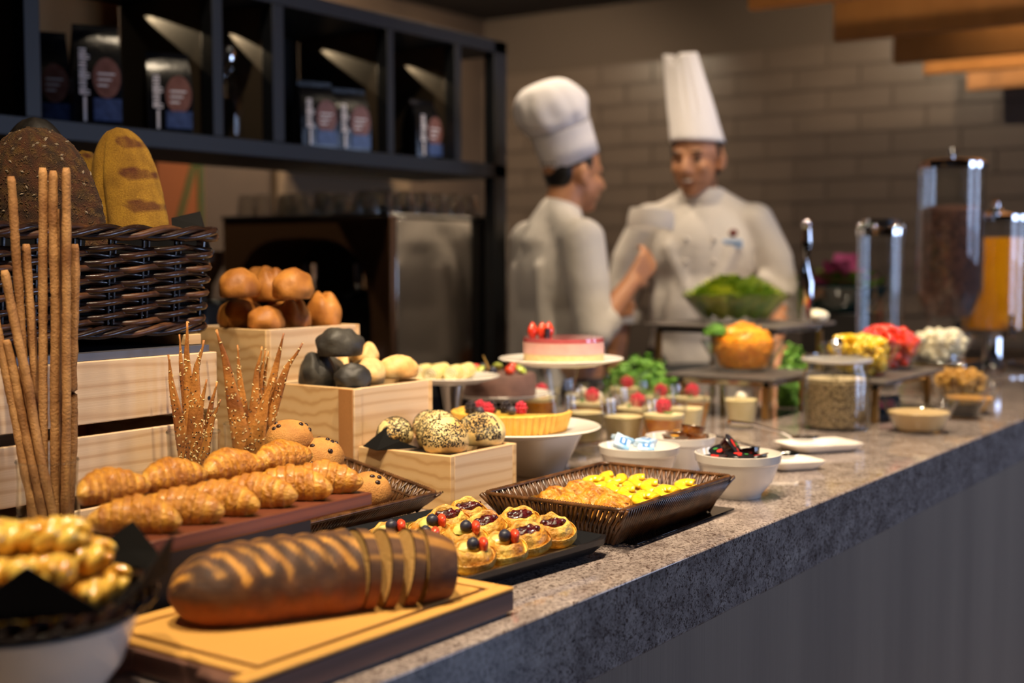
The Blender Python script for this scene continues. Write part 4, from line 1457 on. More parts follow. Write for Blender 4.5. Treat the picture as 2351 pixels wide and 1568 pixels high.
for q_ in (0.2, 0.55):
    MB().lathe([(0.0001, 0), (0.003, 0)], 10, Matrix.Translation((CX1 - 0.017, CY0 - 0.0004, hgt - 0.10 + q_ * 0.06)) @ Matrix.Rotation(pi / 2, 4, 'X')).build('nail_head', M_BLACK, crt)
stt = MB().box(CX0 + 0.03, CX1 - 0.008, CY0 + 0.008, CY1 - 0.01, CZ + 0.0005, CZ + 0.0105).build('slate_sheet', simple('blue grey slate sheet', '4b4a52', rough=0.3))
tag(stt, 'thin blue grey sheet lying on the crate below the wicker basket', 'tray')
ftb = MB().box(CX1 - 0.042, CX1 - 0.012, CY0 + 0.02, CY1 - 0.03, CZ + 0.011, CZ + 0.0265).build('wooden_cleat', M_PINE_Y, bevel=0.001)
tag(ftb, 'small pine cleat propping the corner of the wicker basket', 'wood block')

BXa, BXb, BYa, BYb, BZ0, BZ1 = 0.72, 1.345, 1.485, 1.76, CZ + 0.028, 1.315
wk = thing('wicker_basket', 'dark brown woven wicker basket full of loaves on the crate', 'basket', (0, 0, 0))
M_WICK = simple('dark glossy willow', '2f1a11', '170c08', scale=30, rough=0.25, coat=0.3, bump=(60, 0.3, 0.002))
M_WICKE = simple('worn willow', '5a3820', '2f1a0f', scale=40, rough=0.35)


def rrect(x0, x1, y0, y1, rad, step):
    """points round a rounded rectangle with outward normals"""
    pts = []
    segs = [((x0 + rad, y0), (x1 - rad, y0)), ((x1, y0 + rad), (x1, y1 - rad)), ((x1 - rad, y1), (x0 + rad, y1)), ((x0, y1 - rad), (x0, y0 + rad))]
    cs = [(x1 - rad, y0 + rad, -pi / 2), (x1 - rad, y1 - rad, 0), (x0 + rad, y1 - rad, pi / 2), (x0 + rad, y0 + rad, pi)]
    nn = [(0, -1), (1, 0), (0, 1), (-1, 0)]
    for k in range(4):
        a, b = Vector(segs[k][0]), Vector(segs[k][1])
        n_ = max(2, int((b - a).length / step))
        for i in range(n_):
            pts.append((a.lerp(b, i / n_), Vector(nn[k])))
        cx, cy, a0 = cs[k]
        n_ = max(3, int(rad * pi / 2 / step))
        for i in range(n_):
            an = a0 + pi / 2 * i / n_
            pts.append((Vector((cx + rad * cos(an), cy + rad * sin(an))), Vector((cos(an), sin(an)))))
    return pts


rows = 12
STK = 0.058
for j in range(rows):
    zz = BZ0 + 0.020 + (BZ1 - BZ0 - 0.042) * j / (rows - 1)
    fl = 0.012 * j / (rows - 1)
    rp = rrect(BXa - fl, BXb + fl, BYa - fl, BYb + fl, 0.035, 0.0072)
    s_, pts, prev = 0, [], None
    for p, n_ in rp:
        if prev is not None:
            s_ += (p - prev).length
        prev = p
        ph_ = pi * s_ / STK + j * pi
        off = 0.0066 * cos(ph_)
        pts.append((p.x + n_.x * off, p.y + n_.y * off, zz + 0.0022 * sin(ph_) + 0.0012 * nz((s_ * 9, j, 0), 1)))
    MB().tube(pts, [0.0051 * (1 + 0.15 * nz((k * 0.3, j, 3), 1)) for k in range(len(pts))], 7, closed=True).build('weave_strand', M_WICK if j % 4 else M_WICKE, wk, angle=0)
rp = rrect(BXa, BXb, BYa, BYb, 0.035, 0.0072)
s_, prev, acc = 0, None, 0
for p, n_ in rp:
    if prev is not None:
        s_ += (p - prev).length
    prev = p
    if s_ >= acc:
        acc += STK
        for d_ in (-0.0045, 0.0045):
            tx_, ty_ = -n_.y * d_, n_.x * d_
            MB().tube([(p.x + tx_ - n_.x * 0.001, p.y + ty_ - n_.y * 0.001, BZ0), (p.x + tx_ + n_.x * 0.010, p.y + ty_ + n_.y * 0.010, BZ1)], 0.0026, 6).build('stake', M_WICK, wk)
for zz, fl, am, nm in ((BZ1, 0.016, 0.0065, 'rim_strand'), (BZ0 + 0.008, 0.002, 0.0055, 'foot_strand')):
    for st_ in range(3):
        rp = rrect(BXa - fl, BXb + fl, BYa - fl, BYb + fl, 0.035, 0.008)
        s_, pts, prev = 0, [], None
        for p, n_ in rp:
            if prev is not None:
                s_ += (p - prev).length
            prev = p
            ph_ = 2 * pi * s_ / 0.16 + st_ * 2 * pi / 3
            pts.append((p.x + n_.x * am * cos(ph_), p.y + n_.y * am * cos(ph_), zz + am * sin(ph_)))
        MB().tube(pts, 0.0056 if nm == 'rim_strand' else 0.0052, 7, closed=True).build(nm, M_WICK if st_ else M_WICKE, wk, angle=0)
MB().box(BXa + 0.01, BXb - 0.01, BYa + 0.01, BYb - 0.01, BZ0 - 0.0, BZ0 + 0.006).build('base', M_WICK, wk)
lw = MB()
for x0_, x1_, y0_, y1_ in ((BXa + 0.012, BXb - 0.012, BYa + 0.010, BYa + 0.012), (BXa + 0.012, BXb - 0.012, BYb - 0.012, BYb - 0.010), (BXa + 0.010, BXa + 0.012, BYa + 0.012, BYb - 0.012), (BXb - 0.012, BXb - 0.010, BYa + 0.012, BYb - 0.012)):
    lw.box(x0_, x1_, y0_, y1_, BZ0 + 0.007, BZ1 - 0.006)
lw.build('dark_gap_lining', M_NAPKIN, wk)  # black lining added to darken the gaps in the weave

# loaves in the wicker basket: lower ends hidden in the basket
def big_loaf(name, base, top, ry, rz_, colf, mat, label, seed, ridge=0.0, cut=0.0):
    """long loaf standing on end: an oval tube from base to rounded top; ry across the view, rz_ along it"""
    base, top = Vector(base), Vector(top)
    d = top - base
    ln = d.length
    d.normalize()
    a1 = rt - d * rt.dot(d)
    a1.normalize()
    a2 = d.cross(a1)
    m = MB()
    inf = []
    NA, NX = 56, 60
    vs, fs = [], []
    for j in range(NX + 1):
        t_ = j / NX
        k = max(0.0, 1 - max(0, (t_ - 0.35) / 0.65) ** 3.4) ** 0.5
        if t_ < 0.15:
            k *= 0.75 + 0.25 * t_ / 0.15
        for i in range(NA):
            a = 2 * pi * i / NA
            bl = 1 + 0.035 * nz((cos(a), sin(a), t_ * 3), 1.7, seed) + 0.012 * nz((cos(a) * 2, sin(a) * 2, t_ * 12), 3, seed)
            if ridge:
                bl -= ridge * math.exp(-((a - 2.15) / 0.09) ** 2)
            vs.append(d * (ln * t_) + (a1 * (ry * k * cos(a)) - a2 * (rz_ * k * sin(a))) * bl)
            inf.append(colf(t_, a))
    for j in range(NX):
        for i in range(NA):
            fs.append((j * NA + i, (j + 1) * NA + i, (j + 1) * NA + (i + 1) % NA, j * NA + (i + 1) % NA))
    fs += [tuple(range(NA)), tuple(range(NX * NA, NX * NA + NA))[::-1]]
    m.add(vs, fs)
    o = m.build(name, mat, loc=base, angle=70)
    ca_ = o.data.color_attributes.new('crust', 'FLOAT_COLOR', 'POINT')
    for i, c in enumerate(inf):
        ca_.data[i].color = (*c, 1)
    tag(o, label, 'bread loaf', 'loaves in the wicker basket')
    return o


POL_Y, POL_D, POL_B = lin('c8962a')[:3], lin('a87a1e')[:3], lin('6b3518')[:3]


def polenta(shift):
    def f(t_, a):
        n_ = nz((t_ * 8, cos(a) * 2, sin(a) * 2), 1.5, 6)
        c = lerp(POL_Y, POL_D, 0.4 + 1.0 * n_)
        u = (t_ + shift + 0.03 * cos(a)) / 0.168
        w_ = u % 1.0
        prof = abs(w_ - 0.5) / (0.10 + 0.12 * max(0, 1 - (cos(a) - 0.45) ** 2 * 4))
        reach = sst(-0.12, 0.25, cos(a) + 0.1 * n_) * (1 if -0.2 < sin(a) or cos(a) > 0 else 0)
        band = sst(1.05, 0.75, prof + (1 - reach) * 1.5) if t_ < 0.97 else 0
        return lerp(c, POL_B, band * (0.8 + 0.5 * n_))
    return f


yb_ = BYa + 0.085
b_ = PY(335, 700, yb_)
big_loaf('polenta_loaf', (b_.x, yb_, BZ0 + 0.02), PY(268, 292, yb_ + 0.03), 0.054, 0.042, polenta(0.0), M_DUSTY, 'yellow meal dusted loaf with brown slashes standing in the wicker basket', 3, ridge=0.17)
b_ = PY(280, 660, yb_ + 0.07)
big_loaf('polenta_loaf', (b_.x, yb_ + 0.093, BZ0 + 0.02), PY(188, 345, yb_ + 0.122), 0.044, 0.036, polenta(0.1), M_DUSTY, 'second yellow meal dusted loaf half hidden behind the seeded loaf', 8)


def seeded(t_, a):
    n_ = nz((t_ * 10, cos(a) * 3, sin(a) * 3), 1.6, 2)
    return lerp(lerp(lin('5e3416')[:3], lin('33200f')[:3], 0.5 + 1.2 * n_), lin('8a6a2a')[:3], 0.8 * nz((t_ * 16, cos(a) * 5, sin(a) * 5), 2, 9))


b_ = PY(150, 680, yb_ - 0.015)
ol = big_loaf('seeded_loaf', (b_.x, yb_ - 0.016, BZ0 + 0.02), PY(62, 292, yb_ + 0.0), 0.080, 0.043, seeded, M_DUSTY, 'big brown loaf coated in seeds at the front of the wicker basket', 5)

ol['label'] = 'big brown loaf coated in seeds at the front of the wicker basket'
seeds(ol, surf_pts(ol, 130, 4, lambda p, n_: p.z > 0.08), 0.0022, simple('sunflower seed', '8d7c66', '6b5a44', scale=90, rough=0.7), 'sunflower_seeds', 4)
seeds(ol, surf_pts(ol, 1500, 14, lambda p, n_: p.z > 0.08), 0.0015, simple('brown bran flake', '5d4220', '3a2612', scale=120, rough=0.9), 'bran_flakes', 5)
b_ = PY(120, 660, yb_ + 0.09)
big_loaf('charcoal_loaf', (b_.x - 0.01, yb_ + 0.10, BZ0 + 0.02), PY(78, 268, yb_ + 0.12), 0.060, 0.045, lambda t_, a: lerp(lin('1d1813')[:3], lin('37302a')[:3], 0.4 + nz((t_ * 9, cos(a), sin(a)), 2, 4)), M_CRUST, 'black charcoal loaf showing above the seeded loaf', 9)


def napkin(loc, pts, faces, label, rz=0.0):
    t_ = thing('black_napkin', label, 'napkin', loc, rz, 'black napkins lining baskets and boxes')
    MB().add(pts, faces).build('cloth', M_NAPKIN, t_, smooth=False, solid=0.001)
    return t_


p = PY(440, 522, BYa + 0.05)
napkin((p.x, p.y, p.z - 0.02), [(-0.035, 0, -0.02), (0.05, 0.01, -0.02), (0.022, 0.005, 0.045), (-0.022, 0.02, 0.034), (0.004, -0.02, 0.022), (0.035, 0.03, 0.03)], [(0, 4, 3), (0, 1, 4), (1, 2, 4), (3, 4, 2), (1, 5, 2), (2, 5, 3)], 'folded black napkin corner standing up in the wicker basket')

# ================================================================== stepped pine boxes with rolls
def pine_box(x0, x1, y0, y1, z1, label, posts=False, fill=0.05):
    b = thing('pine_box', label, 'box', (x0, y0, 0.9003), group='stepped pine boxes')
    h, w_, d_, t_ = z1 - 0.9003, x1 - x0, y1 - y0, 0.010
    MB().box(t_ + 0.0002, w_ - t_ - 0.0002, 0, t_, 0, h).build('front_board', M_PINE_X, b, bevel=0.001)
    MB().box(t_ + 0.0002, w_ - t_ - 0.0002, d_ - t_, d_, 0, h).build('back_board', M_PINE_X, b, bevel=0.001)
    MB().box(0, t_, 0, d_, 0, h).build('side_board', M_PINE_Y, b, bevel=0.001)
    MB().box(w_ - t_, w_, 0, d_, 0, h).build('side_board', M_PINE_Y, b, bevel=0.001)
    MB().box(t_ + 0.0005, w_ - t_ - 0.0005, t_ + 0.0005, d_ - t_ - 0.0005, h - fill, h - fill + 0.006).build('inner_floor', M_BLACK, b)  # coloured black to darken the box inside, also standing for black napkins
    if posts:
        MB().box(-0.006, -0.0002, 0.0, 0.030, 0, h - 0.0005).build('corner_post', M_PINE_END, b, bevel=0.001)
        MB().box(-0.006, 0.012, -0.004, -0.0002, 0, h - 0.0005).build('corner_strip', M_PINE_X, b, bevel=0.001)
    return b


b1 = pine_box(1.533, 1.706, 1.174, 1.356, 0.985, 'lowest pine box, filled with black sesame buns', fill=0.024)
b2 = pine_box(1.533, 1.729, 1.362, 1.545, 1.075, 'middle height pine box with black and white rolls', posts=True, fill=0.024)
b3 = pine_box(1.528, 1.760, 1.551, 1.745, 1.162, 'tallest pine box, heaped with golden brown rolls', fill=0.03)
MB().lathe([(0.0001, 0), (0.0016, 0)], 8, Matrix.Translation((-0.0004, 0.015, 0.03)) @ Matrix.Rotation(-pi / 2, 4, 'Y')).build('nail_head', M_STEEL, b1)

SESC = lin('f5e0a0')[:3]
SET1, SET2, SET3 = [], [], []
for i, (px, py, Y, r_, rz_, lab) in enumerate(((912, 1020, 1.30, (0.032, 0.024, 0.024), 0.3, 'black sesame bun lying low beside the black napkin'), (985, 995, 1.275, (0.030, 0.030, 0.033), 0.2, 'tall black sesame bun in the middle of the lowest box'), (1022, 1010, 1.225, (0.032, 0.028, 0.031), -0.5, 'black sesame bun at the front corner of the lowest box'), (1092, 1010, 1.245, (0.036, 0.028, 0.030), -0.7, 'black sesame bun with bare pale side next to the tart plate'), (960, 1010, 1.325, (0.028, 0.026, 0.026), 0.9, 'black sesame bun at the back of the lowest box'))):
    p = PY(px, py, Y)
    t_ = thing('sesame_bun', lab, 'bun', (p.x, p.y, 0.985 - 0.0175), rz_, 'black sesame buns in the lowest box')
    r_ = tuple(k * 1.14 for k in r_)
    o = roll('bun', r_, SESC, 20 + i, M_CRUST, 0.06, 0.0, 0.5, lin('d9a548')[:3])
    o.parent = t_
    SET1.append((t_, (p.x, p.y, 0.985 + 0.02 * (i == 4)), 0.0345, r_[2] * 0.5))
    seeds(t_, surf_pts(o, 1500, i, lambda q_, n_: q_.z > r_[2] * 0.30 and (i != 3 or q_.x * cos(rz_) - q_.y * sin(rz_) < 0.004) and nz(q_, 40, i) > -0.35), 0.00105, M_SESB, 'black_sesame', i)
settle(SET1, 1.544, 1.695, 1.185, 1.345, 0.968, 0.985)
p = PY(880, 1030, 1.315)
napkin((p.x - 0.005, p.y, 0.985), [(-0.022, -0.01, 0.0), (0.034, -0.045, 0.001), (0.004, -0.008, 0.034), (0.03, 0.01, 0.004), (-0.02, 0.02, 0.004), (0.012, -0.028, 0.012)], [(0, 5, 2), (0, 1, 5), (1, 3, 5), (5, 3, 2), (2, 3, 4), (0, 2, 4)], 'pointed black napkin fold sticking out of the lowest pine box')
p = PY(1030, 975, 1.335)
napkin((p.x, p.y, 0.985), [(-0.02, 0, 0.0), (0.02, 0, 0.0), (0.012, 0.003, 0.024), (-0.014, 0.004, 0.018), (0, -0.012, 0.012)], [(0, 1, 4), (1, 2, 4), (2, 3, 4), (3, 0, 4)], 'black napkin tip behind the sesame buns')

CHAR, CHAR2 = lin('2b2825')[:3], lin('4d4a42')[:3]
for i, (px, py, Y, r_, rz_, lab) in enumerate(((720, 880, 1.49, (0.036, 0.026, 0.026), 0.2, 'black charcoal bun at the shaded back of the middle box'), (742, 860, 1.44, (0.029, 0.030, 0.044), 0.8, 'upright black charcoal bun, tallest of the dark ones'), (765, 870, 1.40, (0.040, 0.030, 0.032), -0.5, 'large black charcoal bun at the front of the middle box'), (820, 875, 1.392, (0.030, 0.026, 0.027), -0.6, 'black charcoal bun resting beside the pale rolls'))):
    p = PY(px, py, Y)
    o = roll('charcoal_bun', r_, CHAR, 40 + i, M_CRUST, 0.16, 0.12, 0.5, CHAR2, 1.9)
    o.location = (p.x, p.y, 1.075 - 0.0175 + (0.012 if i == 1 else 0))
    o.rotation_euler = (0, 0, rz_)
    SET2.append((o, (p.x, p.y, 1.085 + 0.02 * (i == 1)), max(r_[0], r_[1]) * 0.93, r_[2] * 0.5))
    tag(o, lab, 'bun', 'charcoal buns in the middle box')
for i, (px, py, Y, r_, rz_, dz, lab) in enumerate(((850, 830, 1.455, (0.030, 0.026, 0.026), 0.5, 0.030, 'pale floured roll on top of the others in the middle box'), (868, 860, 1.42, (0.032, 0.028, 0.030), -0.6, 0.004, 'pale split roll in front of the floured top roll'), (920, 865, 1.42, (0.036, 0.026, 0.026), -0.5, 0.0, 'pale split roll at the end of the middle box'), (840, 860, 1.49, (0.034, 0.03, 0.03), 0.4, 0.0, 'pale roll hidden underneath the floured top roll'))):
    p = PY(px, py, Y)
    o = roll('white_roll', r_, lin('eecb8c')[:3], 60 + i, M_CRUST, 0.10, 0.28, 0.5, lin('d69a48')[:3])
    o.location = (p.x, p.y, 1.075 - 0.0175 + dz)
    o.rotation_euler = (0, 0, rz_)
    SET2.append((o, (p.x, p.y, 1.085 + 0.03 * (i == 0)), max(r_[0], r_[1]) * 0.96, r_[2] * 0.5))
    tag(o, lab, 'bread roll', 'pale rolls in the middle box')
settle(SET2, 1.544, 1.718, 1.373, 1.534, 1.058, 1.075)
RB, RB2 = lin('c58338')[:3], lin('8f5216')[:3]
rl = [(520, 745, 1.60, .030, .026, .024, 0.0, .0), (585, 745, 1.585, .036, .030, .030, 0.2, .0), (655, 738, 1.60, .034, .030, .034, 0.9, .16), (690, 735, 1.59, .030, .026, .034, 1.2, .16), (738, 730, 1.60, .034, .028, .040, 1.0, .14), (560, 700, 1.62, .036, .030, .028, 0.3, .0), (625, 712, 1.65, .030, .030, .026, 0.7, .0), (512, 712, 1.66, .034, .03, .03, 0.4, .0), (560, 690, 1.69, .03, .028, .03, 1.4, .0), (645, 690, 1.69, .03, .03, .036, 0.2, .1), (700, 705, 1.68, .032, .03, .032, 0.6, .1)]
rlab = ['brown roll low at the wicker basket side of the tallest box', 'smooth round brown roll at the front corner of the tallest box', 'split brown roll in the middle of the front row', 'split brown roll leaning on its split neighbour', 'tall crusty brown roll at the coffee machine end', 'large smooth brown roll lying on top of the front rolls', 'brown roll wedged in the heap behind the split rolls', 'brown roll touching the wicker basket', 'brown roll peeking over the large smooth one', 'brown roll peaking highest at the back of the heap', 'brown roll at the back behind the split pair']
for i, (px, py, Y, a, b, c, rz_, cl) in enumerate(rl):
    p = PY(px, py, Y)
    o = roll('brown_roll', (a * 1.12, b * 1.12, c * 1.15), RB, 80 + i, M_CRUST, 0.12, cl, 0.5, RB2, 1.8)
    dz = {5: 0.026, 8: 0.024, 9: 0.02}.get(i, 0.0)
    o.location = (p.x, p.y, 1.162 - 0.0235 + dz * 1.3)
    o.rotation_euler = (0, 0, rz_)
    SET3.append((o, (p.x, p.y, 1.175 + dz * 1.5), max(a, b) * 1.10, c * 1.15 * 0.5))
    tag(o, rlab[i], 'bread roll', 'brown rolls in the tallest box')
settle(SET3, 1.539, 1.749, 1.562, 1.734, 1.139, 1.162)

# ================================================================== shallow rattan baskets
M_RAT = simple('dark rattan', '6a4628', '3a2414', scale=50, rough=0.3, coat=0.2)


def rattan(label, loc, w_, d_, h, fl, rz=0.0, tilt=0.0):
    """shallow flared basket: slanted cane staves, wrapped rim, woven floor; loc is the middle of the floor"""
    b = thing('rattan_basket', label, 'basket', loc, group='shallow rattan baskets')
    b.rotation_euler = (tilt, 0, rz)
    st = MB()

    def edge(k, s_):
        c = [(-w_ / 2, -d_ / 2), (w_ / 2, -d_ / 2), (w_ / 2, d_ / 2), (-w_ / 2, d_ / 2)]
        a, e = Vector(c[k]), Vector(c[(k + 1) % 4])
        n_ = [(0, -1), (1, 0), (0, 1), (-1, 0)][k]
        return a.lerp(e, s_), Vector(n_), (e - a).normalized()
    for k in range(4):
        L_ = w_ if k % 2 == 0 else d_
        n = int(L_ / 0.0056)
        for i in range(n + 1):
            s_ = i / n
            p, nn, tt = edge(k, s_)
            g = 1 + 2 * fl / L_
            for lay, (lean, off) in enumerate(((0.012, 0.0006), (-0.009, -0.0012))):
                if lay and i % 2:
                    continue
                top = p + nn * fl + tt * ((s_ - 0.5) * 2 * fl)
                pts = [(p.x - tt.x * lean * 0.4, p.y - tt.y * lean * 0.4, 0.001)]
                mid = p.lerp(top, 0.45) + nn * (0.003 + off)
                pts.append((mid.x, mid.y, h * 0.5))
                pts.append((top.x + tt.x * lean * 0.6 + nn.x * off, top.y + tt.y * lean * 0.6 + nn.y * off, h))
                st.tube(pts, 0.0026 if not lay else 0.0020, 5)
    o = st.build('staves', M_RAT, b, angle=0)
    o['kind'] = 'stuff'
    rp = rrect(-w_ / 2 - fl, w_ / 2 + fl, -d_ / 2 - fl, d_ / 2 + fl, 0.012, 0.002)
    MB().tube([(p.x, p.y, h + 0.0006 * (i % 2)) for i, (p, n_) in enumerate(rp)], [0.0036 if i % 2 else 0.0028 for i in range(len(rp))], 6, closed=True).build('rim', M_RAT, b, angle=0)
    rp = rrect(-w_ / 2 - fl * 0.5, w_ / 2 + fl * 0.5, -d_ / 2 - fl * 0.5, d_ / 2 + fl * 0.5, 0.01, 0.004)
    MB().tube([(p.x, p.y, h * 0.5) for p, n_ in rp], 0.0016, 5, closed=True).build('side_band', M_RAT, b, angle=0)
    MB().box(-w_ / 2, w_ / 2, -d_ / 2, d_ / 2, 0.0, 0.003).build('floor', M_RAT, b)
    return b


def crinkle(name, label, loc, w_, d_, rise, rz=0.0, mat=None, lift=0.004, tilt=0.0, sides='nesw'):
    """crinkled foil sheet turned up at its edges"""
    m = MB()
    NX_, NY_ = 50, 44
    vs, fs = [], []
    for j in range(NY_ + 1):
        for i in range(NX_ + 1):
            x, y = (i / NX_ - 0.5) * w_, (j / NY_ - 0.5) * d_
            e = 0.0
            if 'w' in sides:
                e = max(e, sst(-0.42, -0.5, x / w_))
            if 'e' in sides:
                e = max(e, sst(0.42, 0.5, x / w_))
            if 's' in sides:
                e = max(e, sst(-0.42, -0.5, y / d_))
            if 'n' in sides:
                e = max(e, sst(0.42, 0.5, y / d_))
            z = 0.0015 + rise * e + 0.0012 * nz((x, y, 0), 120, 1) + 0.0016 * nz((x, y, 0), 40, 2)
            vs.append((x + 0.003 * nz((x, y, 5), 60), y + 0.003 * nz((x, y, 9), 60), z))
    for j in range(NY_):
        for i in range(NX_):
            a = j * (NX_ + 1) + i
            fs.append((a, a + 1, a + NX_ + 2, a + NX_ + 1))
    m.add(vs, fs)
    o = m.build(name, mat or M_GOLD, loc=loc, angle=0)
    o.rotation_euler = (tilt, 0, rz)
    return tag(o, label, 'foil', 'gold foil liners')


# basket of coffee buns, propped up at the back on a white dish
pd_ = MB().lathe([(0.0001, 0.0), (0.06, 0.0), (0.075, 0.008), (0.073, 0.0095), (0.058, 0.003), (0.0001, 0.003)], 32).build('saucer', M_WHITE, loc=(1.435, 1.262, 0.9003))
tag(pd_, 'small white saucer peeking out under the bun basket', 'saucer')
rattan('dark rattan basket of chocolate chip buns tilted beside the croissants', (1.348, 1.262, 0.925), 0.235, 0.145, 0.032, 0.022, 0.0, R(11))
BUN, BUN2 = lin('c98f45')[:3], lin('a56a28')[:3]
for i, (px, py, Y, r_, lab) in enumerate(((664, 1008, 1.300, 0.034, 'chocolate chip coffee bun at the back against the cracker jar'), (735, 1050, 1.268, 0.034, 'chocolate chip coffee bun in the middle of the tilted basket'), (845, 1128, 1.228, 0.034, 'chocolate chip coffee bun in the free front corner of the basket'), (700, 1100, 1.235, 0.032, 'chocolate chip coffee bun half hidden behind the croissants'))):
    c = PY(px, py, Y)
    t_ = thing('coffee_bun', lab, 'bun', (c.x, c.y, c.z - 0.016), 0.3 * i, 'chocolate chip coffee buns')
    o = roll('dough', (r_, r_, r_ * 0.86), BUN, 100 + i, vcol_mat('cracked bun crust', 120, 0.3, (380, 0.8, 0.002), rough=0.7) if i == 0 else bun_mat, 0.04, 0, 0.5, BUN2)
    bun_mat = o.data.materials[0]
    o.parent = t_
    rnd = random.Random(i)
    for k in range(7):
        a, e = rnd.uniform(0, 2 * pi), rnd.uniform(0.35, 1.25)
        d = Vector((cos(a) * sin(e), sin(a) * sin(e), cos(e)))
        q_ = d.to_track_quat('Z', 'Y').to_matrix()
        MB().ell((d.x * r_ * 1.0, d.y * r_ * 1.0, d.z * r_ * 0.86 + 0.5 * r_ * 0.86), (0.0042, 0.0032, 0.0022), q_, 10, 6).build('chocolate_chip', M_CHOCO, t_)

# black tray with danish pastries
TR = Vector((1.431, 0.833, 0.9003))
TA = R(-5)
tq = Matrix.Rotation(TA, 3, 'Z')
tray = thing('black_tray', 'black glazed square tray of danish pastries at the granite edge', 'tray', TR, TA)
m = MB()
TWd, TD = 0.296, 0.302
levels = [(0.028, 0.0), (0.012, 0.006), (0.001, 0.018), (0.0, 0.025), (0.004, 0.025), (0.022, 0.010)]
vs, fs = [], []
for ins, z in levels:
    rp = rrect(-TWd + ins, -ins, ins, TD - ins, 0.012, 0.004)
    n0 = 44
    idx = [rp[int(k * len(rp) / n0)] for k in range(n0)]
    vs += [(p.x, p.y, z) for p, n_ in idx]
for j in range(len(levels) - 1):
    for k in range(n0):
        fs.append((j * n0 + k, j * n0 + (k + 1) % n0, (j + 1) * n0 + (k + 1) % n0, (j + 1) * n0 + k))
fs += [tuple(range(n0))[::-1], tuple(range((len(levels) - 1) * n0, len(levels) * n0))]
m.add(vs, fs)
m.build('dish', simple('black stoneware', '15161a', rough=0.3, bump=(60, 0.15, 0.002)), tray, angle=30)
cen = TR + tq @ Vector((-TWd / 2, TD / 2, 0.0102))
crinkle('foil_sheet', 'crinkled gold foil sheet under the danish pastries on the black tray', cen, TWd - 0.050, TD - 0.050, 0.010, TA, sides='nw')


def tilt_to_view(rz, an):
    """turned by rz, then leaning on its neighbour towards the guest side"""
    return (Matrix.Rotation(an, 3, rt) @ Matrix.Rotation(rz, 3, 'Z')).to_euler()


def fruit_danish(loc, rz, label, seed, kiwi):
    t_ = thing('fruit_danish', label, 'pastry', loc, rz, 'fruit danishes on the black tray')
    t_.rotation_euler = tilt_to_view(rz, 0.30)
    t_.scale = (0.87,) * 3
    o = puffy('dough', 0.033, 0.031, 0.026, seed, (0.25, 0), 2, 0.04, 0.05)
    o.parent = t_
    MB().ell((0.0, 0.004, 0.021), (0.016, 0.013, 0.007), None, 16, 10, 0.2, 2, seed).build('custard', M_CUSTARD if not kiwi else M_KIWI, t_)
    bb = MB().ell((0.003, -0.004, 0.032), (0.0088, 0.0088, 0.0084), None, 18, 12).build('blueberry', M_BERRYB, t_)
    MB().lathe([(0.002, 0), (0.0032, 0.0014), (0.0024, 0.0004)], 10, Matrix.Translation((0.003, -0.004, 0.0392))).build('crown', M_BERRYB, bb)
    sm = MB()

    def sf(u, v):
        d = Vector((sin(v) * cos(u), sin(v) * sin(u), cos(v)))
        k = 1 - 0.35 * max(0, d.x)
        return (0.017 + d.x * 0.0065, -0.006 + d.y * 0.0105 * k, 0.031 + d.z * 0.0135 * (1 - 0.4 * max(0, d.z)))
    sm.blob(sf, 16, 10)
    sm.build('strawberry', M_STRAW, t_, angle=0)
    return t_


fd = [(905, 1215), (998, 1202), (990, 1230), (1070, 1217), (1100, 1258), (1170, 1240), (1030, 1262)]
fl_ = ['fruit danish at the foil corner by the rye loaf, blueberry and pale strawberry', 'fruit danish with kiwi in the back row beside the jam danishes', 'fruit danish half hidden by the rye loaf with a red strawberry', 'fruit danish in the middle with a long red strawberry slice', 'fruit danish at the front edge of the black tray', 'fruit danish between the front one and the jam danishes', 'fruit danish tucked behind the end of the rye loaf']
jd_ = [(1040, 1180), (1100, 1160), (1130, 1195), (1200, 1183), (1215, 1222), (1270, 1205)]
loc_d = []
for i, (px, py) in enumerate(fd + jd_):
    p = PZ(px, py, 0.945) + Vector((0.006, 0.012, 0)) if i != 6 else Vector((1.175, 0.93, 0))
    loc_d.append(tq.inverted() @ (Vector((p.x, p.y, TR.z)) - TR))
loc_d = spread(loc_d, [0.0285] * len(loc_d), -TWd + 0.016, -0.012, 0.018, TD - 0.014)
loc_d = [TR + tq @ Vector((p.x, p.y, 0.0235)) for p in loc_d]
for i in range(len(fd)):
    fruit_danish(loc_d[i], -0.85 + random.uniform(-.15, .15), fl_[i], 30 + i, i in (1, 3))


def jam_danish(loc, rz, label, seed):
    t_ = thing('jam_danish', label, 'pastry', loc, rz, 'cherry jam danishes on the black tray')
    t_.rotation_euler = tilt_to_view(rz, 0.34)
    t_.scale = (0.87,) * 3
    o = puffy('dough', 0.033, 0.032, 0.030, seed, (0.30, 0), 2, 0.04, 0.05)
    o.parent = t_
    m = MB()
    m.ell((0, 0, 0.0215), (0.023, 0.0125, 0.0085), None, 24, 14, 0.45, 3.2, seed)
    for k in range(4):
        m.ell((-0.013 + 0.009 * k, 0.003 * (-1) ** k, 0.0262), (0.006, 0.005, 0.005), None, 12, 8, 0.2, 3, k)
    m.build('cherry_jam', M_JAM, t_, angle=0)
    return t_


jl = ['jam danish in the back row nearest the tilted bun basket', 'jam danish tallest at the back corner by the lowest pine box', 'jam danish in the centre of the tray between fruit and jam ones', 'jam danish in the back row by the rattan pastry basket', 'jam danish in the front row with the deepest filling', 'jam danish at the outer front corner of the tray']
for i in range(len(jd_)):
    jam_danish(loc_d[len(fd) + i], -0.5 + random.uniform(-.2, .2), jl[i], 50 + i)

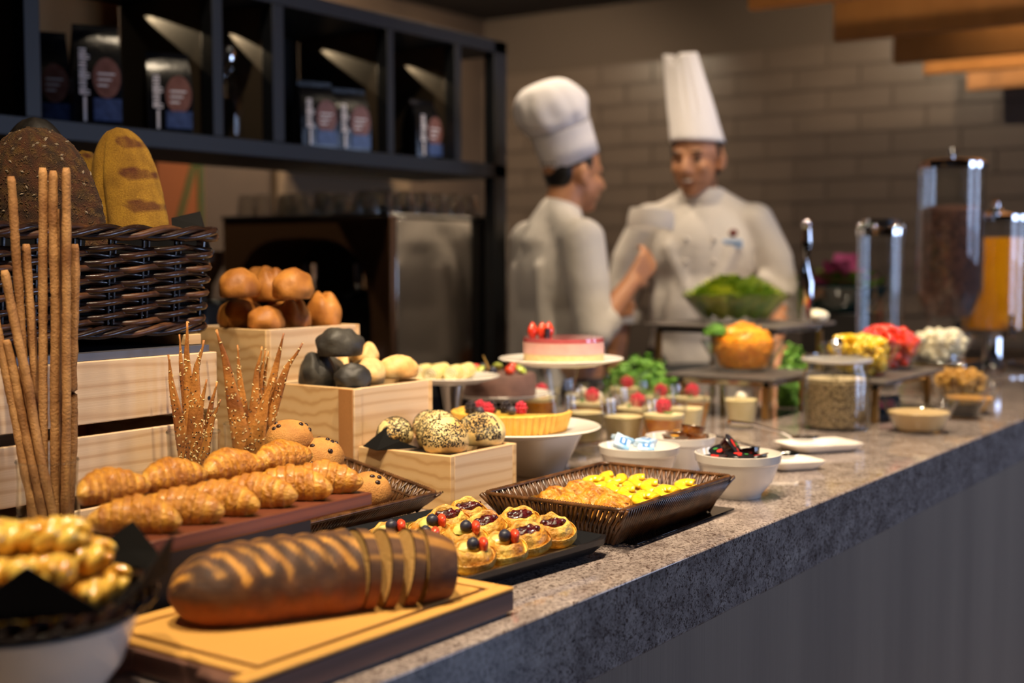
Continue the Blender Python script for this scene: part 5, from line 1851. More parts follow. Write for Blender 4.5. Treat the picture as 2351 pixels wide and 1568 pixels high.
# rattan basket of apple turnovers and pineapple danishes, on a black glass mat
mt_ = MB().box(1.50, 1.80, 0.838, 1.03, 0.9002, 0.9022).build('glass_mat', simple('black glass sheet', '090a0c', rough=0.06), bevel=0.0005)
tag(mt_, 'thin black glossy mat under the rattan pastry basket', 'mat')
RBK = Vector((1.612, 0.942, 0.9026))
rattan('square dark rattan basket of turnovers and pineapple danishes on a black mat', RBK, 0.268, 0.165, 0.052, 0.028)
crinkle('foil_sheet', 'crinkled gold foil sheet lining the rattan pastry basket', RBK + Vector((-0.002, 0.0, 0.004)), 0.258, 0.155, 0.036, sides='nw')


def turnover(loc, rz, label, seed, sc=1.0):
    """folded half-moon of puff pastry, layered edge and a slit showing dark filling"""
    t_ = thing('apple_turnover', label, 'pastry', loc, rz, 'apple turnovers in the rattan basket')
    t_.rotation_euler = tilt_to_view(rz, 0.22)
    m = MB()

    def fn(u, v):
        d = Vector((sin(v) * cos(u), sin(v) * sin(u), cos(v)))
        ed = sst(-0.1, -0.75, d.y)
        k = 1 + 0.06 * nz(d, 2.2, seed) + 0.035 * sin(d.z * 22) * ed
        z = d.z * 0.021 * k * (1 - 0.5 * ed) + 0.003 * sin(9 * d.x + 4 * d.y) + 0.0011 * sin(30 * d.x + 9 * d.y + seed) * max(0, d.z)
        return (d.x * 0.037 * k * sc, (d.y * 0.027 * k - 0.007 * d.x * d.x) * sc, max(-0.010, z) * sc + 0.010 * sc)
    m.blob(fn, 48, 28)
    o = m.build('dough', M_FLAKY, t_, angle=0)
    paint(o, lambda p: lerp(lerp(GOLDEN, lin('a86218')[:3], 0.3 + 1.3 * nz(p, 35, seed) + 0.35 * sin(p.x / sc * 810 + p.y / sc * 330 + seed)), lin('efd39a')[:3], 0.9 * sst(-0.010, -0.024, p.y)))
    MB().ell((0.016 * sc, -0.019 * sc, 0.017 * sc), (0.008 * sc, 0.004 * sc, 0.003 * sc), None, 12, 8, 0.3, 3, seed).build('filling', simple('apple filling', '6b3414', '8a4a1c', scale=90, rough=0.25), t_)
    return t_


tl_ = ['apple turnover with open curled end by the foil lined corner', 'apple turnover furthest back, beside the pineapple', 'apple turnover at the front wall of the basket, well layered', 'apple turnover in the second row with two dark slits', 'apple turnover leaning on the outer rim of the basket', 'glossy dark apple turnover next to the front pineapple danish']
pp = [(1240, 1118), (1300, 1092), (1325, 1128), (1372, 1110), (1392, 1148), (1448, 1130), (1352, 1092), (1412, 1082), (1428, 1108), (1492, 1104), (1506, 1130), (1558, 1116), (1468, 1128), (1535, 1096), (1585, 1112)]
loc_b = [PZ(px, py, 0.945) for px, py in pp]
loc_b = spread(loc_b, [0.0285] * 6 + [0.0255] * 9, RBK.x - 0.137, RBK.x + 0.137, RBK.y - 0.090, RBK.y + 0.090)
loc_b = [Vector((p.x, p.y, RBK.z + (0.026 if i < 6 else 0.022))) for i, p in enumerate(loc_b)]
for i in range(6):
    turnover(loc_b[i], -0.55 + random.uniform(-.2, .2), tl_[i], 70 + i, 0.78)


def pineapple(loc, rz, label, seed):
    t_ = thing('pineapple_danish', label, 'pastry', loc, rz, 'pineapple danishes in the rattan basket')
    t_.rotation_euler = tilt_to_view(rz, 0.28)
    o = puffy('dough', 0.0235, 0.0235, 0.018, seed, (0.2, 0), 4, 0.03)
    o.parent = t_
    m = MB()
    a0, a1 = 0.3, 2 * pi - 0.9
    pts, rr = [], []
    for k in range(30):
        a = a0 + (a1 - a0) * k / 29
        wv = 1 + 0.10 * abs(sin(5 * a))
        pts.append((0.0128 * wv * cos(a), 0.0128 * wv * sin(a), 0.020))
        rr.append(0.0088)
    m.tube(pts, rr, 10, flat=0.55)
    m.build('pineapple_ring', M_PINEAP, t_, angle=0)
    return t_


pl_ = ['pineapple danish at the back rim beside the turnovers', 'pineapple danish with round slice at the back rim', 'pineapple danish in the middle of the basket', 'pineapple danish browned at one side, by the far wall of the basket', 'pineapple danish at the guest side wall', 'pineapple danish with square cut slice in the far corner', 'pineapple danish beside the glossy dark turnover', 'pineapple danish squeezed between the browned one and the corner', 'pineapple danish lying flat at the far end of the basket']
for i in range(9):
    pineapple(loc_b[6 + i], random.uniform(-1, 1), pl_[i], 90 + i)

# ================================================================== white bowls with portion packs
def white_bowl(loc, r, h, label):
    b = thing('porcelain_bowl', label, 'bowl', loc, group='white portion bowls')
    MB().lathe([(0.0001, 0.004), (r * 0.46, 0.004), (r * 0.47, 0.0), (r * 0.53, 0.0), (r * 0.55, 0.006), (r * 0.80, h * 0.38), (r * 0.93, h * 0.75), (r * 0.95, h * 0.80), (r * 0.975, h * 0.82), (r, h), (r * 0.965, h * 1.005), (r * 0.93, h * 0.8), (r * 0.75, h * 0.36), (r * 0.45, 0.012), (0.0001, 0.010)], 56).build('body', M_WHITE, b)
    return b


JB, BB, HB_ = Vector((1.905, 0.882, 0.9003)), Vector((1.905, 1.062, 0.9003)), PZ(1562, 1000, 0.967)
HB_.z = 0.9003
white_bowl(JB, 0.069, 0.070, 'white porcelain bowl of dark jam portions standing at the granite edge')
white_bowl(BB, 0.068, 0.067, 'white porcelain bowl of blue and white butter packs')
white_bowl(HB_, 0.062, 0.067, 'white porcelain bowl of amber honey tubs behind the butter')


def tub(c, rot, m_body, m_lid, marks, label, grp):
    t_ = thing('portion_tub', label, 'portion tub', c, group=grp)
    t_.rotation_euler = rot
    MB().lathe([(0.0001, 0), (0.017, 0), (0.019, 0.003), (0.0215, 0.015), (0.0215, 0.0155), (0.0001, 0.0155)], 24).build('cup', m_body, t_)
    MB().lathe([(0.0001, 0.0166), (0.0235, 0.0165), (0.024, 0.0158), (0.0235, 0.0154), (0.0001, 0.0154)], 24).build('lid', m_lid, t_)
    for dx, dy, r_, mm in marks:
        MB().lathe([(0.0001, 0.0172), (r_, 0.0172)], 14, Matrix.Translation((dx, dy, 0)) @ Matrix.Diagonal((1, 0.7, 1, 1))).build('lid_print', mm, t_, smooth=False)
    return t_


M_JAMC = simple('dark jam cup', '1f0a0c', rough=0.12, coat=0.5)
M_LIDK = simple('black foil lid', '15161b', rough=0.25)
M_PR = simple('red fruit print', 'c92a24', rough=0.4)
M_PG = simple('green leaf print', '3c8a3a', rough=0.4)
M_HON = simple('amber honey cup', '7a3e10', '9a5a18', scale=60, rough=0.12, coat=0.6)
M_LIDH = simple('brown honey lid', '6b5a4c', rough=0.25, metal=0.4)
M_PO = simple('orange print', 'e09a28', rough=0.4)
jt = [(-0.026, -0.012, 0.055, 0.1, 0.0, 'jam tub lying flat at the butter side of the bowl'), (-0.004, 0.018, 0.070, 0.75, -0.6, 'jam tub standing on edge, its lid print facing the guests'), (0.026, -0.006, 0.056, 0.15, 0.3, 'jam tub lying flat in the middle of the bowl'), (0.012, 0.030, 0.056, -0.2, 0.2, 'jam tub at the back of the bowl'), (-0.022, 0.030, 0.048, 0.1, 0.1, 'jam tub sunk deep in the bowl'), (0.004, -0.030, 0.050, 0.2, -0.2, 'jam tub against the front wall of the bowl')]
for i, (dx, dy, z, a, b, lab) in enumerate(jt):
    tub(JB + Vector((dx, dy, z)), (a, b, i * 0.8), M_JAMC, M_LIDK, ((0.004, 0.004, 0.009, M_PR), (-0.007, -0.004, 0.005, M_PR), (0.010, -0.008, 0.004, M_PG)), 'dark ' + lab, 'jam portions')
ht = [(-0.024, 0.0, 0.052, 0.1, 0.05, 'honey tub lying flat at the tart side of the bowl'), (0.020, 0.012, 0.056, -0.1, 0.1, 'honey tub in the middle of the bowl'), (0.010, -0.018, 0.068, 0.2, -0.1, 'honey tub stacked highest, its amber side showing'), (0.034, -0.012, 0.052, 0.1, -0.1, 'honey tub at the rim beside the jam bowl')]
for i, (dx, dy, z, a, b, lab) in enumerate(ht):
    tub(HB_ + Vector((dx, dy, z)), (a, b, i * 0.9), M_HON, M_LIDH, ((0.003, 0.002, 0.010, M_PO), (-0.010, -0.004, 0.004, M_PG)), 'amber ' + lab, 'honey portions')
M_BUT = simple('pale blue butter wrap', '7fb2e2', 'cfe2f2', scale=70, rough=0.3)
M_BUTB = simple('blue butter print', '3a7cc4', rough=0.35)
M_BUTW = simple('white butter print', 'eef2f4', rough=0.35)
M_BUTG = simple('green butter print', '7cae4a', rough=0.35)
bt = [(-0.036, 0.012, 0.064, 0.5, -0.3, 0.4, 'butter pack standing on edge at the tart side'), (-0.010, 0.026, 0.066, 0.35, 0.1, 0.9, 'butter pack with round white mark leaning at the back'), (0.006, -0.010, 0.063, 0.10, 0.05, 0.2, 'butter pack lying on top with a blue print'), (-0.016, -0.022, 0.056, 0.05, -0.1, 0.5, 'butter pack at the front wall of the bowl'), (0.030, 0.006, 0.054, -0.05, 0.12, 0.1, 'butter pack at the jam bowl side')]
for i, (dx, dy, z, a, b, c, lab) in enumerate(bt):
    t_ = thing('butter_pack', 'blue and white ' + lab, 'butter pack', BB + Vector((dx, dy, z + 0.010)), group='butter packs')
    t_.rotation_euler = (a, b, c)
    MB().box(-0.022, 0.022, -0.014, 0.014, -0.005, 0.005).build('wrap', M_BUT, t_, bevel=0.003)
    MB().box(-0.013, 0.013, -0.006, 0.006, 0.0052, 0.0056).build('print_band', M_BUTB, t_, smooth=False)
    MB().box(-0.009, 0.006, -0.002, 0.002, 0.0057, 0.006).build('print_line', M_BUTW, t_, smooth=False)
    if i == 1:
        MB().lathe([(0.004, 0.0060), (0.0065, 0.0060)], 18, Matrix.Translation((-0.012, 0, 0))).build('round_print', M_BUTW, t_, smooth=False)
        MB().box(0.008, 0.02, -0.012, -0.007, 0.0052, 0.0056).build('leaf_print', M_BUTG, t_, smooth=False)

# ================================================================== plates, tart and cakes
def plate(loc, r, label, h=0.016):
    p_ = MB().lathe([(0.0001, 0.0), (r * 0.62, 0.0), (r * 0.68, 0.003), (r * 0.98, h * 0.7), (r, h * 0.7 + 0.002), (r * 0.985, h * 0.7 + 0.0035), (r * 0.68, 0.007), (0.0001, 0.005)], 64).build('plate', M_WHITE, loc=loc)
    tag(p_, label, 'plate', 'white cake plates')
    return p_


SQ = Vector((1.90, 1.268, 0.9003))
m = MB()
lv = [(0.038, 0.0), (0.041, 0.004), (0.064, 0.070), (0.066, 0.074), (0.062, 0.074), (0.036, 0.010)]
vs, fs = [], []
for r_, z in lv:
    rp = rrect(-r_, r_, -r_, r_, 0.018, 0.006)
    idx = [rp[int(k * len(rp) / 48)] for k in range(48)]
    vs += [(p.x, p.y, z) for p, n_ in idx]
for j in range(len(lv) - 1):
    for k in range(48):
        fs.append((j * 48 + k, j * 48 + (k + 1) % 48, (j + 1) * 48 + (k + 1) % 48, (j + 1) * 48 + k))
fs += [tuple(range(48))[::-1], tuple(range((len(lv) - 1) * 48, len(lv) * 48))]
m.add(vs, fs)
sq = m.build('square_bowl', M_WHITE, loc=SQ, angle=40)
sq.rotation_euler = (0, 0, -0.15)
tag(sq, 'square white bowl used as a stand under the fruit tart plate', 'bowl')
TP = Vector((1.862, 1.283, 0.975))
plate(TP, 0.148, 'wide white plate carrying the yellow fruit tart')
tart = thing('fruit_tart', 'cut yellow custard tart with fluted crust and berries on top', 'tart', TP + Vector((-0.004, 0.006, 0.0075)))
m = MB()
a0, a1 = R(-30), R(215)
NS_ = 72
prof = [(0.0, 0.0), (0.094, 0.0), (0.104, 0.032), (0.099, 0.034), (0.095, 0.026), (0.0, 0.026)]
vs, fs = [], []
for k in range(NS_ + 1):
    a = a0 + (a1 - a0) * k / NS_ + R(0)
    for q_, (r_, z) in enumerate(prof):
        rr = r_ * (1 + (0.022 * (1 if k % 2 else -1) if q_ in (1, 2) else 0))
        vs.append((rr * cos(a), rr * sin(a), z + (0.001 * nz((k * .4, q_, 0), 1))))
n_ = len(prof)
for k in range(NS_):
    for q_ in range(n_ - 1):
        fs.append((k * n_ + q_, (k + 1) * n_ + q_, (k + 1) * n_ + q_ + 1, k * n_ + q_ + 1))
fs += [tuple(range(n_))[::-1], tuple(NS_ * n_ + q_ for q_ in range(n_))]
rotm = Matrix.Rotation(R(145) + TH - pi / 2, 4, 'Z')
m.add(vs, fs, rotm)
m.build('crust', simple('tart crust', 'd9a23c', 'e3b552', scale=60, rough=0.5), tart, angle=50)
MB().add([(0, 0, 0.0265)] + [(0.094 * cos(a0 + (a1 - a0) * k / 40), 0.094 * sin(a0 + (a1 - a0) * k / 40), 0.0265) for k in range(41)], [(0, k + 1, k + 2) for k in range(40)], rotm).build('custard_filling', simple('yellow custard', 'eebb35', 'f3c95a', scale=30, rough=0.2, coat=0.5), tart)


def berry(name, mat, c, r_, parent):
    m = MB()
    rnd = random.Random(int(c[0] * 9999))
    m.ell(c, (r_ * 0.85, r_ * 0.85, r_ * 1.05), None, 14, 9)
    for j in range(5):
        v = pi * (j + 0.6) / 5.4
        n2 = max(1, int(8 * sin(v)))
        for k in range(n2):
            u = 2 * pi * (k + 0.5 * (j % 2)) / n2
            m.ell((c[0] + r_ * 0.82 * sin(v) * cos(u), c[1] + r_ * 0.82 * sin(v) * sin(u), c[2] + r_ * 1.0 * cos(v)), (r_ * 0.34,) * 3, None, 8, 5)
    return m.build(name, mat, parent, angle=0)


for px, py, kind in ((1093, 948, 'k'), (1112, 938, 'r'), (1136, 944, 'k'), (1130, 957, 'r'), (1113, 960, 'b'), (1168, 944, 'k'), (1200, 948, 'r'), (1180, 956, 'b')):
    z = TP.z + 0.0075 + 0.0285 + 0.010
    p = rt * ((px - 1180) * 0.00082) + Vector((fw.x, fw.y, 0)) * ((949 - py) * 0.0021) + Vector((0, 0, 0.0265 + 0.0095))
    if kind == 'b':
        MB().ell(p - Vector((0, 0, 0.002)), (0.0085, 0.0085, 0.008), None, 14, 9).build('blueberry', simple('bloomed blueberry', '4a4550', '2e2b38', scale=90, rough=0.5), tart)
    else:
        berry('blackberry' if kind == 'k' else 'raspberry', M_BLACKB if kind == 'k' else M_RASP, p, 0.0105, tart)


def pedestal(loc, h, mat, label, r0=0.055, r1=0.03):
    t_ = MB().lathe([(0.0001, 0.0), (r0, 0.0), (r0, 0.004), (r1 * 0.6, 0.012), (r1 * 0.5, h * 0.5), (r1, h - 0.004), (r1 * 1.3, h), (0.0001, h)], 36).build('cake_pedestal', mat, loc=loc)
    tag(t_, label, 'stand', 'pedestals under the cake plates')
    return t_


# chocolate cake
CP = Vector((2.225, 1.575, 0.985))
pedestal((CP.x, CP.y, 0.9003), CP.z - 0.9006, M_BLACKG, 'dark pedestal under the chocolate cake plate')
plate(CP, 0.112, 'white plate carrying the chocolate cake')
cc = thing('chocolate_cake', 'cocoa dusted chocolate cake topped with strawberries and kiwi', 'cake', CP + Vector((0, 0, 0.0075)))
MB().lathe([(0.0001, 0.0), (0.074, 0.0), (0.077, 0.004), (0.077, 0.042), (0.073, 0.047), (0.0001, 0.048)], 56).build('sponge', simple('cocoa dust', '5b4038', '6b4c42', scale=60, rough=0.75, bump=(200, 0.5, 0.001)), cc)
for i in range(9):
    a = 2 * pi * i / 9
    c = (0.05 * cos(a), 0.05 * sin(a), 0.056)
    if i % 3 == 0:
        MB().ell(c, (0.013, 0.010, 0.010), Matrix.Rotation(a, 3, 'Z'), 14, 9).build('strawberry', M_STRAW, cc)
    elif i % 3 == 1:
        MB().ell(c, (0.014, 0.012, 0.006), Matrix.Rotation(a, 3, 'Z') @ Matrix.Rotation(0.6, 3, 'Y'), 14, 9).build('kiwi_slice', simple('kiwi green', 'a9b83e', 'c3cc66', scale=100, rough=0.2, coat=0.5), cc)
    else:
        MB().ell(c, (0.009, 0.009, 0.009), None, 12, 8).build('blueberry', M_BERRYB, cc)
MB().tube([(-0.02, 0.01, 0.05), (-0.04, 0.012, 0.085)], [0.004, 0.001], 6).build('chocolate_curl', simple('pale chocolate', 'c8a058', rough=0.4), cc)

# pink mousse cake
MP = PZ(1288, 838, 1.075)
pedestal((MP.x, MP.y, 0.9003), MP.z - 0.9006, M_GLASS, 'clear glass pedestal under the pink mousse cake plate', 0.06, 0.035)
plate(MP, 0.120, 'white plate carrying the pink mousse cake')
mc = thing('mousse_cake', 'pink glazed mousse cake with halved strawberries', 'cake', MP + Vector((0.006, -0.002, 0.0075)))
MB().lathe([(0.0001, 0.0), (0.077, 0.0), (0.077, 0.016), (0.0001, 0.016)], 56).build('sponge_layer', simple('pale sponge', 'd9bc82', 'e3c894', scale=120, rough=0.8), mc)
MB().lathe([(0.0001, 0.0161), (0.0775, 0.0161), (0.0775, 0.038), (0.0001, 0.038)], 56).build('mousse_layer', simple('pink mousse', 'd8a29a', 'e0b0a6', scale=40, rough=0.6), mc)
MB().lathe([(0.0001, 0.0381), (0.0778, 0.0381), (0.0765, 0.046), (0.0001, 0.0465)], 56).build('glaze_layer', simple('rose glaze', 'a84a4c', 'b5575a', scale=30, rough=0.12, coat=0.6), mc)
for px, py, tl2 in ((1222, 800, -0.5), (1243, 795, 0.1), (1258, 797, 0.5)):
    p = rt * ((px - 1290) * 0.00088) + Vector((-fw.x, -fw.y, 0)) * (0.012 if px < 1250 else -0.004) + Vector((0, 0, 0.060))
    m = MB()

    def sfn(u, v):
        d = Vector((sin(v) * cos(u), sin(v) * sin(u), cos(v)))
        k = 1 - 0.45 * max(0, d.z)
        return (p.x + d.x * 0.012 * k, p.y + d.y * 0.009 * k, p.z + d.z * 0.016)
    m.blob(sfn, 16, 12)
    m.build('strawberry', M_STRAW, mc, angle=0)
MB().box(-0.040, -0.026, 0.014, 0.018, 0.046, 0.064).build('chocolate_shard', M_CHOCO, mc)

# plate of sliced sponge rolls
LP_ = PZ(1035, 878, 1.035)
pedestal((LP_.x, LP_.y, 0.9003), LP_.z - 0.9006, M_STEEL, 'steel pedestal under the plate of pale sponge rolls', 0.05, 0.03)
plate(LP_, 0.098, 'white plate carrying pale sponge rolls behind the middle pine box')
for i, (dx, dy, rz_) in enumerate(((-0.05, 0.03, 0.3), (-0.012, 0.02, 0.2), (-0.03, -0.03, 0.4), (0.016, -0.024, 0.35), (-0.068, -0.012, 0.3))):
    t_ = thing('sponge_roll', ['pale sponge roll at the outer rim of its plate', 'pale sponge roll in the middle of its plate', 'pale sponge roll at the counter edge side of its plate', 'pale sponge roll closest to the chocolate cake', 'pale sponge roll behind the white rolls'][i], 'cake roll', LP_ + Vector((dx, dy, 0.0078)), rz_, 'sponge rolls on one plate')
    MB().tube([(-0.024, 0, 0.015), (0.024, 0, 0.015)], 0.0148, 20).build('roll', simple('pale yellow sponge', 'dcc679', 'e8d796', scale=80, rough=0.8, bump=(200, 0.4, 0.001)), t_)
    sp = [(-0.0244, (0.001 + 0.0125 * k / 40) * cos(k * 0.45), 0.015 + (0.001 + 0.0125 * k / 40) * sin(k * 0.45)) for k in range(41)]
    MB().tube(sp, 0.0012, 5).build('cream_swirl', simple('cream', 'f0e6c8', rough=0.5), t_)

# ================================================================== dessert cups
M_CREAM = simple('cream pudding', 'e6d69a', 'eee0b0', scale=50, rough=0.3)
M_JELLY = simple('orange fruit jelly', 'c06a10', 'e39a2a', scale=70, rough=0.15, coat=0.6)
cupz = [(2.41, 1.60, 1, 1), (2.387, 1.454, 1, 1), (2.358, 1.325, 1, 1), (2.772, 1.586, 0, 1), (2.640, 1.420, 0, 1), (2.600, 1.318, 1, 1), (2.285, 1.400, 0, 0), (2.270, 1.300, 0, 0), (2.290, 1.220, 1, 1), (2.470, 1.265, 0, 0), (2.690, 1.240, 0, 2), (2.500, 1.500, 0, 2), (2.480, 1.380, 0, 0), (2.580, 1.590, 0, 2)]
csec = ['beside the pedestal of the mousse cake', 'in the row nearest the butter bowl', 'between the parsley and the mousse cake', 'next to the slate stand']
for i, (x, y, jelly, top) in enumerate(cupz):
    kindw = ('orange jelly' if jelly else 'cream pudding')
    topw = {0: 'plain on top', 1: 'topped with a raspberry', 2: 'topped with a cream dot'}[top]
    where = ['farthest from the guests, near the chocolate cake', 'under the rim of the mousse cake plate', 'by the honey bowl', 'at the back near the parsley', 'in the middle of the rear row', 'close to the slate stand', 'beside the mousse cake pedestal', 'behind the honey bowl', 'nearest the honey tubs', 'in the front row between two jellies', 'next to the leg of the slate stand', 'in the rear row beside a raspberry cup', 'in the very middle of the cups', 'in the last row before the cooks'][i]
    t_ = thing('dessert_cup', kindw + ' cup ' + topw + ', ' + where, 'dessert cup', (x, y, 0.9003), 0.2 * i, 'clear dessert cups')
    t_.scale = (1.30, 1.30, 1.16)
    hh = 0.082

    def sqz(x_, y_, z_):
        a = math.atan2(y_, x_)
        k = 1 / max(abs(cos(a)), abs(sin(a))) ** 0.35
        return x_ * k, y_ * k
    MB().lathe([(0.0001, 0.0), (0.021, 0.0), (0.0225, 0.002), (0.034, hh), (0.033, hh), (0.0215, 0.004), (0.0001, 0.0035)], 32, squash=sqz).build('cup', M_PLASTIC, t_)
    fz = 0.054
    MB().lathe([(0.0001, 0.0042), (0.0205, 0.0042), (0.0285, fz), (0.0001, fz)], 28, squash=sqz).build('dessert', M_JELLY if jelly else M_CREAM, t_)
    if jelly:
        MB().lathe([(0.0001, fz + 0.0003), (0.0286, fz + 0.0003), (0.0295, fz + 0.007), (0.0001, fz + 0.008)], 28, squash=sqz).build('cream_layer', M_CREAM, t_)
        fz += 0.008
    if top == 1:
        berry('raspberry', M_RASP, (0.004, -0.004, fz + 0.011), 0.0115, t_)
        MB().ell((-0.010, 0.008, fz + 0.003), (0.009, 0.004, 0.002), None, 10, 6).build('mint_leaf', simple('mint green', '3f7a2a', rough=0.5), t_)
    elif top == 2:
        MB().ell((0, 0, fz + 0.006), (0.010, 0.010, 0.009), None, 14, 9, 0.1, 2, i).build('cream_dot', simple('whipped cream', 'f0e6d2', rough=0.5), t_)

# ================================================================== parsley bunches
M_PARS = simple('parsley green', '3a7414', '78ad38', scale=90, rough=0.6)


def leafy(name, label, cat, loc, rx, ry, rz_, n, size, mat, group=None, seed=0, low=0.0, parent=None, wav=0.5):
    """a heap of small curled leaves round a dome"""
    rnd = random.Random(seed)
    m = MB()
    for k in range(n):
        u, v = rnd.uniform(0, 2 * pi), math.acos(rnd.uniform(low, 1))
        rr = rnd.uniform(0.72, 1.0) * (1 + 0.28 * nz((sin(v) * cos(u), sin(v) * sin(u), cos(v)), 4.5, seed))
        d = Vector((sin(v) * cos(u), sin(v) * sin(u), cos(v)))
        c = Vector((d.x * rx, d.y * ry, d.z * rz_)) * rr
        s_ = size * rnd.uniform(0.6, 1.3)
        x = Vector((rnd.uniform(-1, 1), rnd.uniform(-1, 1), rnd.uniform(-1, 1))).normalized()
        y = d.cross(x).normalized()
        x = y.cross(d)
        c.z = max(c.z, size)
        b = [c + x * s_ * cos(a) * (1 + 0.25 * rnd.uniform(-1, 1)) + y * s_ * 0.75 * sin(a) + d * s_ * wav * rnd.uniform(-1, 1) for a in [2 * pi * q_ / 6 for q_ in range(6)]]
        m.add([c + d * s_ * 0.25] + b, [(0, q_ + 1, (q_ + 1) % 6 + 1) for q_ in range(6)])
    if parent is not None:
        o = m.build(name, mat, parent, angle=0)
        o.location = loc
        o['kind'] = 'stuff'
        return o
    t_ = thing(name, label, cat, loc, group=group)
    o = m.build('leaves', mat, t_, smooth=False)
    o['kind'] = 'stuff'
    MB().ell((0, 0, rz_ * 0.45), (rx * 0.7, ry * 0.7, rz_ * 0.44), None, 16, 10).build('stems', simple('parsley stems', '2f6212', rough=0.6), t_)
    return t_


p = PZ(1500, 885, 0.93)
p.z = 0.9003
p = Vector((2.93, 1.63, 0.9003))
leafy('parsley_bunch', 'large curly parsley bunch behind the dessert cups', 'parsley', p, 0.095, 0.095, 0.125, 2200, 0.0085, M_PARS, 'curly parsley bunches', 1)
leafy('parsley_bunch', 'smaller curly parsley bunch beside the carrot bowl', 'parsley', (3.166, 1.312, 0.9003), 0.048, 0.040, 0.150, 1500, 0.008, M_PARS, 'curly parsley bunches', 2)

# ================================================================== slate stands and glass bowls
M_BRASS = simple('brushed brass', 'b8925a', rough=0.3, metal=0.8)


def slate_stand(x0, x1, y0, y1, z, label):
    s_ = thing('slate_stand', label, 'stand', (0, 0, 0), group='slate topped stands')
    MB().box(x0, x1, y0, y1, z - 0.009, z).build('slate_top', M_SLATE, s_, bevel=0.002)
    for xa in (x0 + 0.03, x1 - 0.038):
        for ya_ in (y0 + 0.03, y1 - 0.038):
            MB().box(xa - 0.003, xa + 0.011, ya_ - 0.003, ya_ + 0.011, 0.9005, z - 0.0235).build('leg', M_BRASS, s_)
    for zz in (z - 0.0235, ):
        for a, b, c, d in ((x0 + 0.03, x1 - 0.03, y0 + 0.03, y0 + 0.038), (x0 + 0.03, x1 - 0.03, y1 - 0.038, y1 - 0.03), (x0 + 0.03, x0 + 0.038, y0 + 0.03, y1 - 0.03), (x1 - 0.038, x1 - 0.03, y0 + 0.03, y1 - 0.03)):
            MB().box(a, b, c, d, zz, z - 0.0092).build('rail', M_STEEL, s_)
    return s_


slate_stand(2.812, 3.105, 1.215, 1.50, 1.0, 'low slate topped steel stand carrying the carrot bowl')
slate_stand(3.17, 3.58, 1.36, 1.76, 1.1, 'high slate topped steel stand carrying the lettuce bowl')
slate_stand(2.905, 3.36, 0.985, 1.19, 1.0, 'low slate topped steel stand carrying the yellow and red bowls')


def gbowl(loc, r, h, label, foot=0.55, mat=None):
    t_ = thing('glass_bowl', label, 'bowl', loc, group='glass salad bowls')
    MB().lathe([(0.0001, 0.0), (r * foot, 0.0), (r * (foot + 0.06), 0.004), (r * 0.9, h * 0.7), (r, h), (r * 0.97, h), (r * 0.87, h * 0.7), (r * foot, 0.008), (0.0001, 0.006)], 48).build('glass', mat or M_GLASS, t_)
    MB().tube([(r * 0.985 * cos(a), r * 0.985 * sin(a), h) for a in [2 * pi * k / 48 for k in range(48)]], 0.0028, 8, closed=True).build('rim', mat or M_GLASS, t_)
    return t_


def chunks(name, label, cat, loc, r, h, n, size, mat, group, seed, foot=0.5, dome=0.04, cube=False, each=None):
    """individual fruit pieces heaped in a bowl"""
    rnd = random.Random(seed)
    src = None
    for k in range(n):
        t_ = k / n
        z = size * 0.8 + (h + dome - size) * (t_ ** 0.75)
        lim = r * (foot + (0.88 - foot) * min(1, z / h)) * (1 if z < h else math.sqrt(max(0.05, 1 - (z - h) / (dome + 0.01))))
        a, q_ = rnd.uniform(0, 2 * pi), math.sqrt(rnd.uniform(0.25 if z < h else 0, 1)) * max(0.004, lim - size * 0.5)
        if src is None:
            if cube:
                src = MB().box(-size, size, -size * .8, size * .8, -size * .7, size * .7).build(name, mat, bevel=size * .3)
            else:
                src = MB().ell((0, 0, 0), (size, size, size * 1.08), None, 12, 8, 0.12, 2, 1).build(name, mat, angle=0)
            o = src
        else:
            o = src.copy()
            COL.objects.link(o)
        o.location = Vector(loc) + Vector((q_ * cos(a), q_ * sin(a), z))
        o.rotation_euler = (rnd.uniform(-.6, .6), rnd.uniform(-.6, .6), rnd.uniform(0, 6))
        tag(o, label, cat, group)


M_ORANGE = simple('grated carrot', 'ffa01a', 'ffbe38', scale=90, rough=0.4)
M_PEPY = simple('yellow fruit cube', 'e8b812', 'f2cf3c', scale=60, rough=0.15, coat=0.6)
M_TOM = simple('red cherry tomato', 'd3261a', 'e6482c', scale=40, rough=0.1, coat=0.7)
M_CHEESE = simple('white cheese cube', 'ece2c4', 'f1ead2', scale=60, rough=0.4)
M_OLIVE = simple('brown yellow cereal piece', '9a6a22', 'c8983c', scale=60, rough=0.5)
OB = Vector((2.985, 1.372, 1.0003))
gbowl(OB, 0.104, 0.074, 'glass bowl of grated carrot on the low slate stand')
carrot = thing('grated_carrot', 'heap of bright orange grated carrot in the glass bowl on the low slate stand', 'grated carrot', OB + Vector((0, 0, 0.0085)))
carrot.scale = (0.82, 0.82, 1.0)
MB().lathe([(0.0001, 0.0), (0.056, 0.0), (0.062, 0.006), (0.084, 0.058), (0.078, 0.078), (0.05, 0.098), (0.0001, 0.106)], 40).build('core', M_ORANGE, carrot, angle=0)
cs = MB()
rnd = random.Random(12)
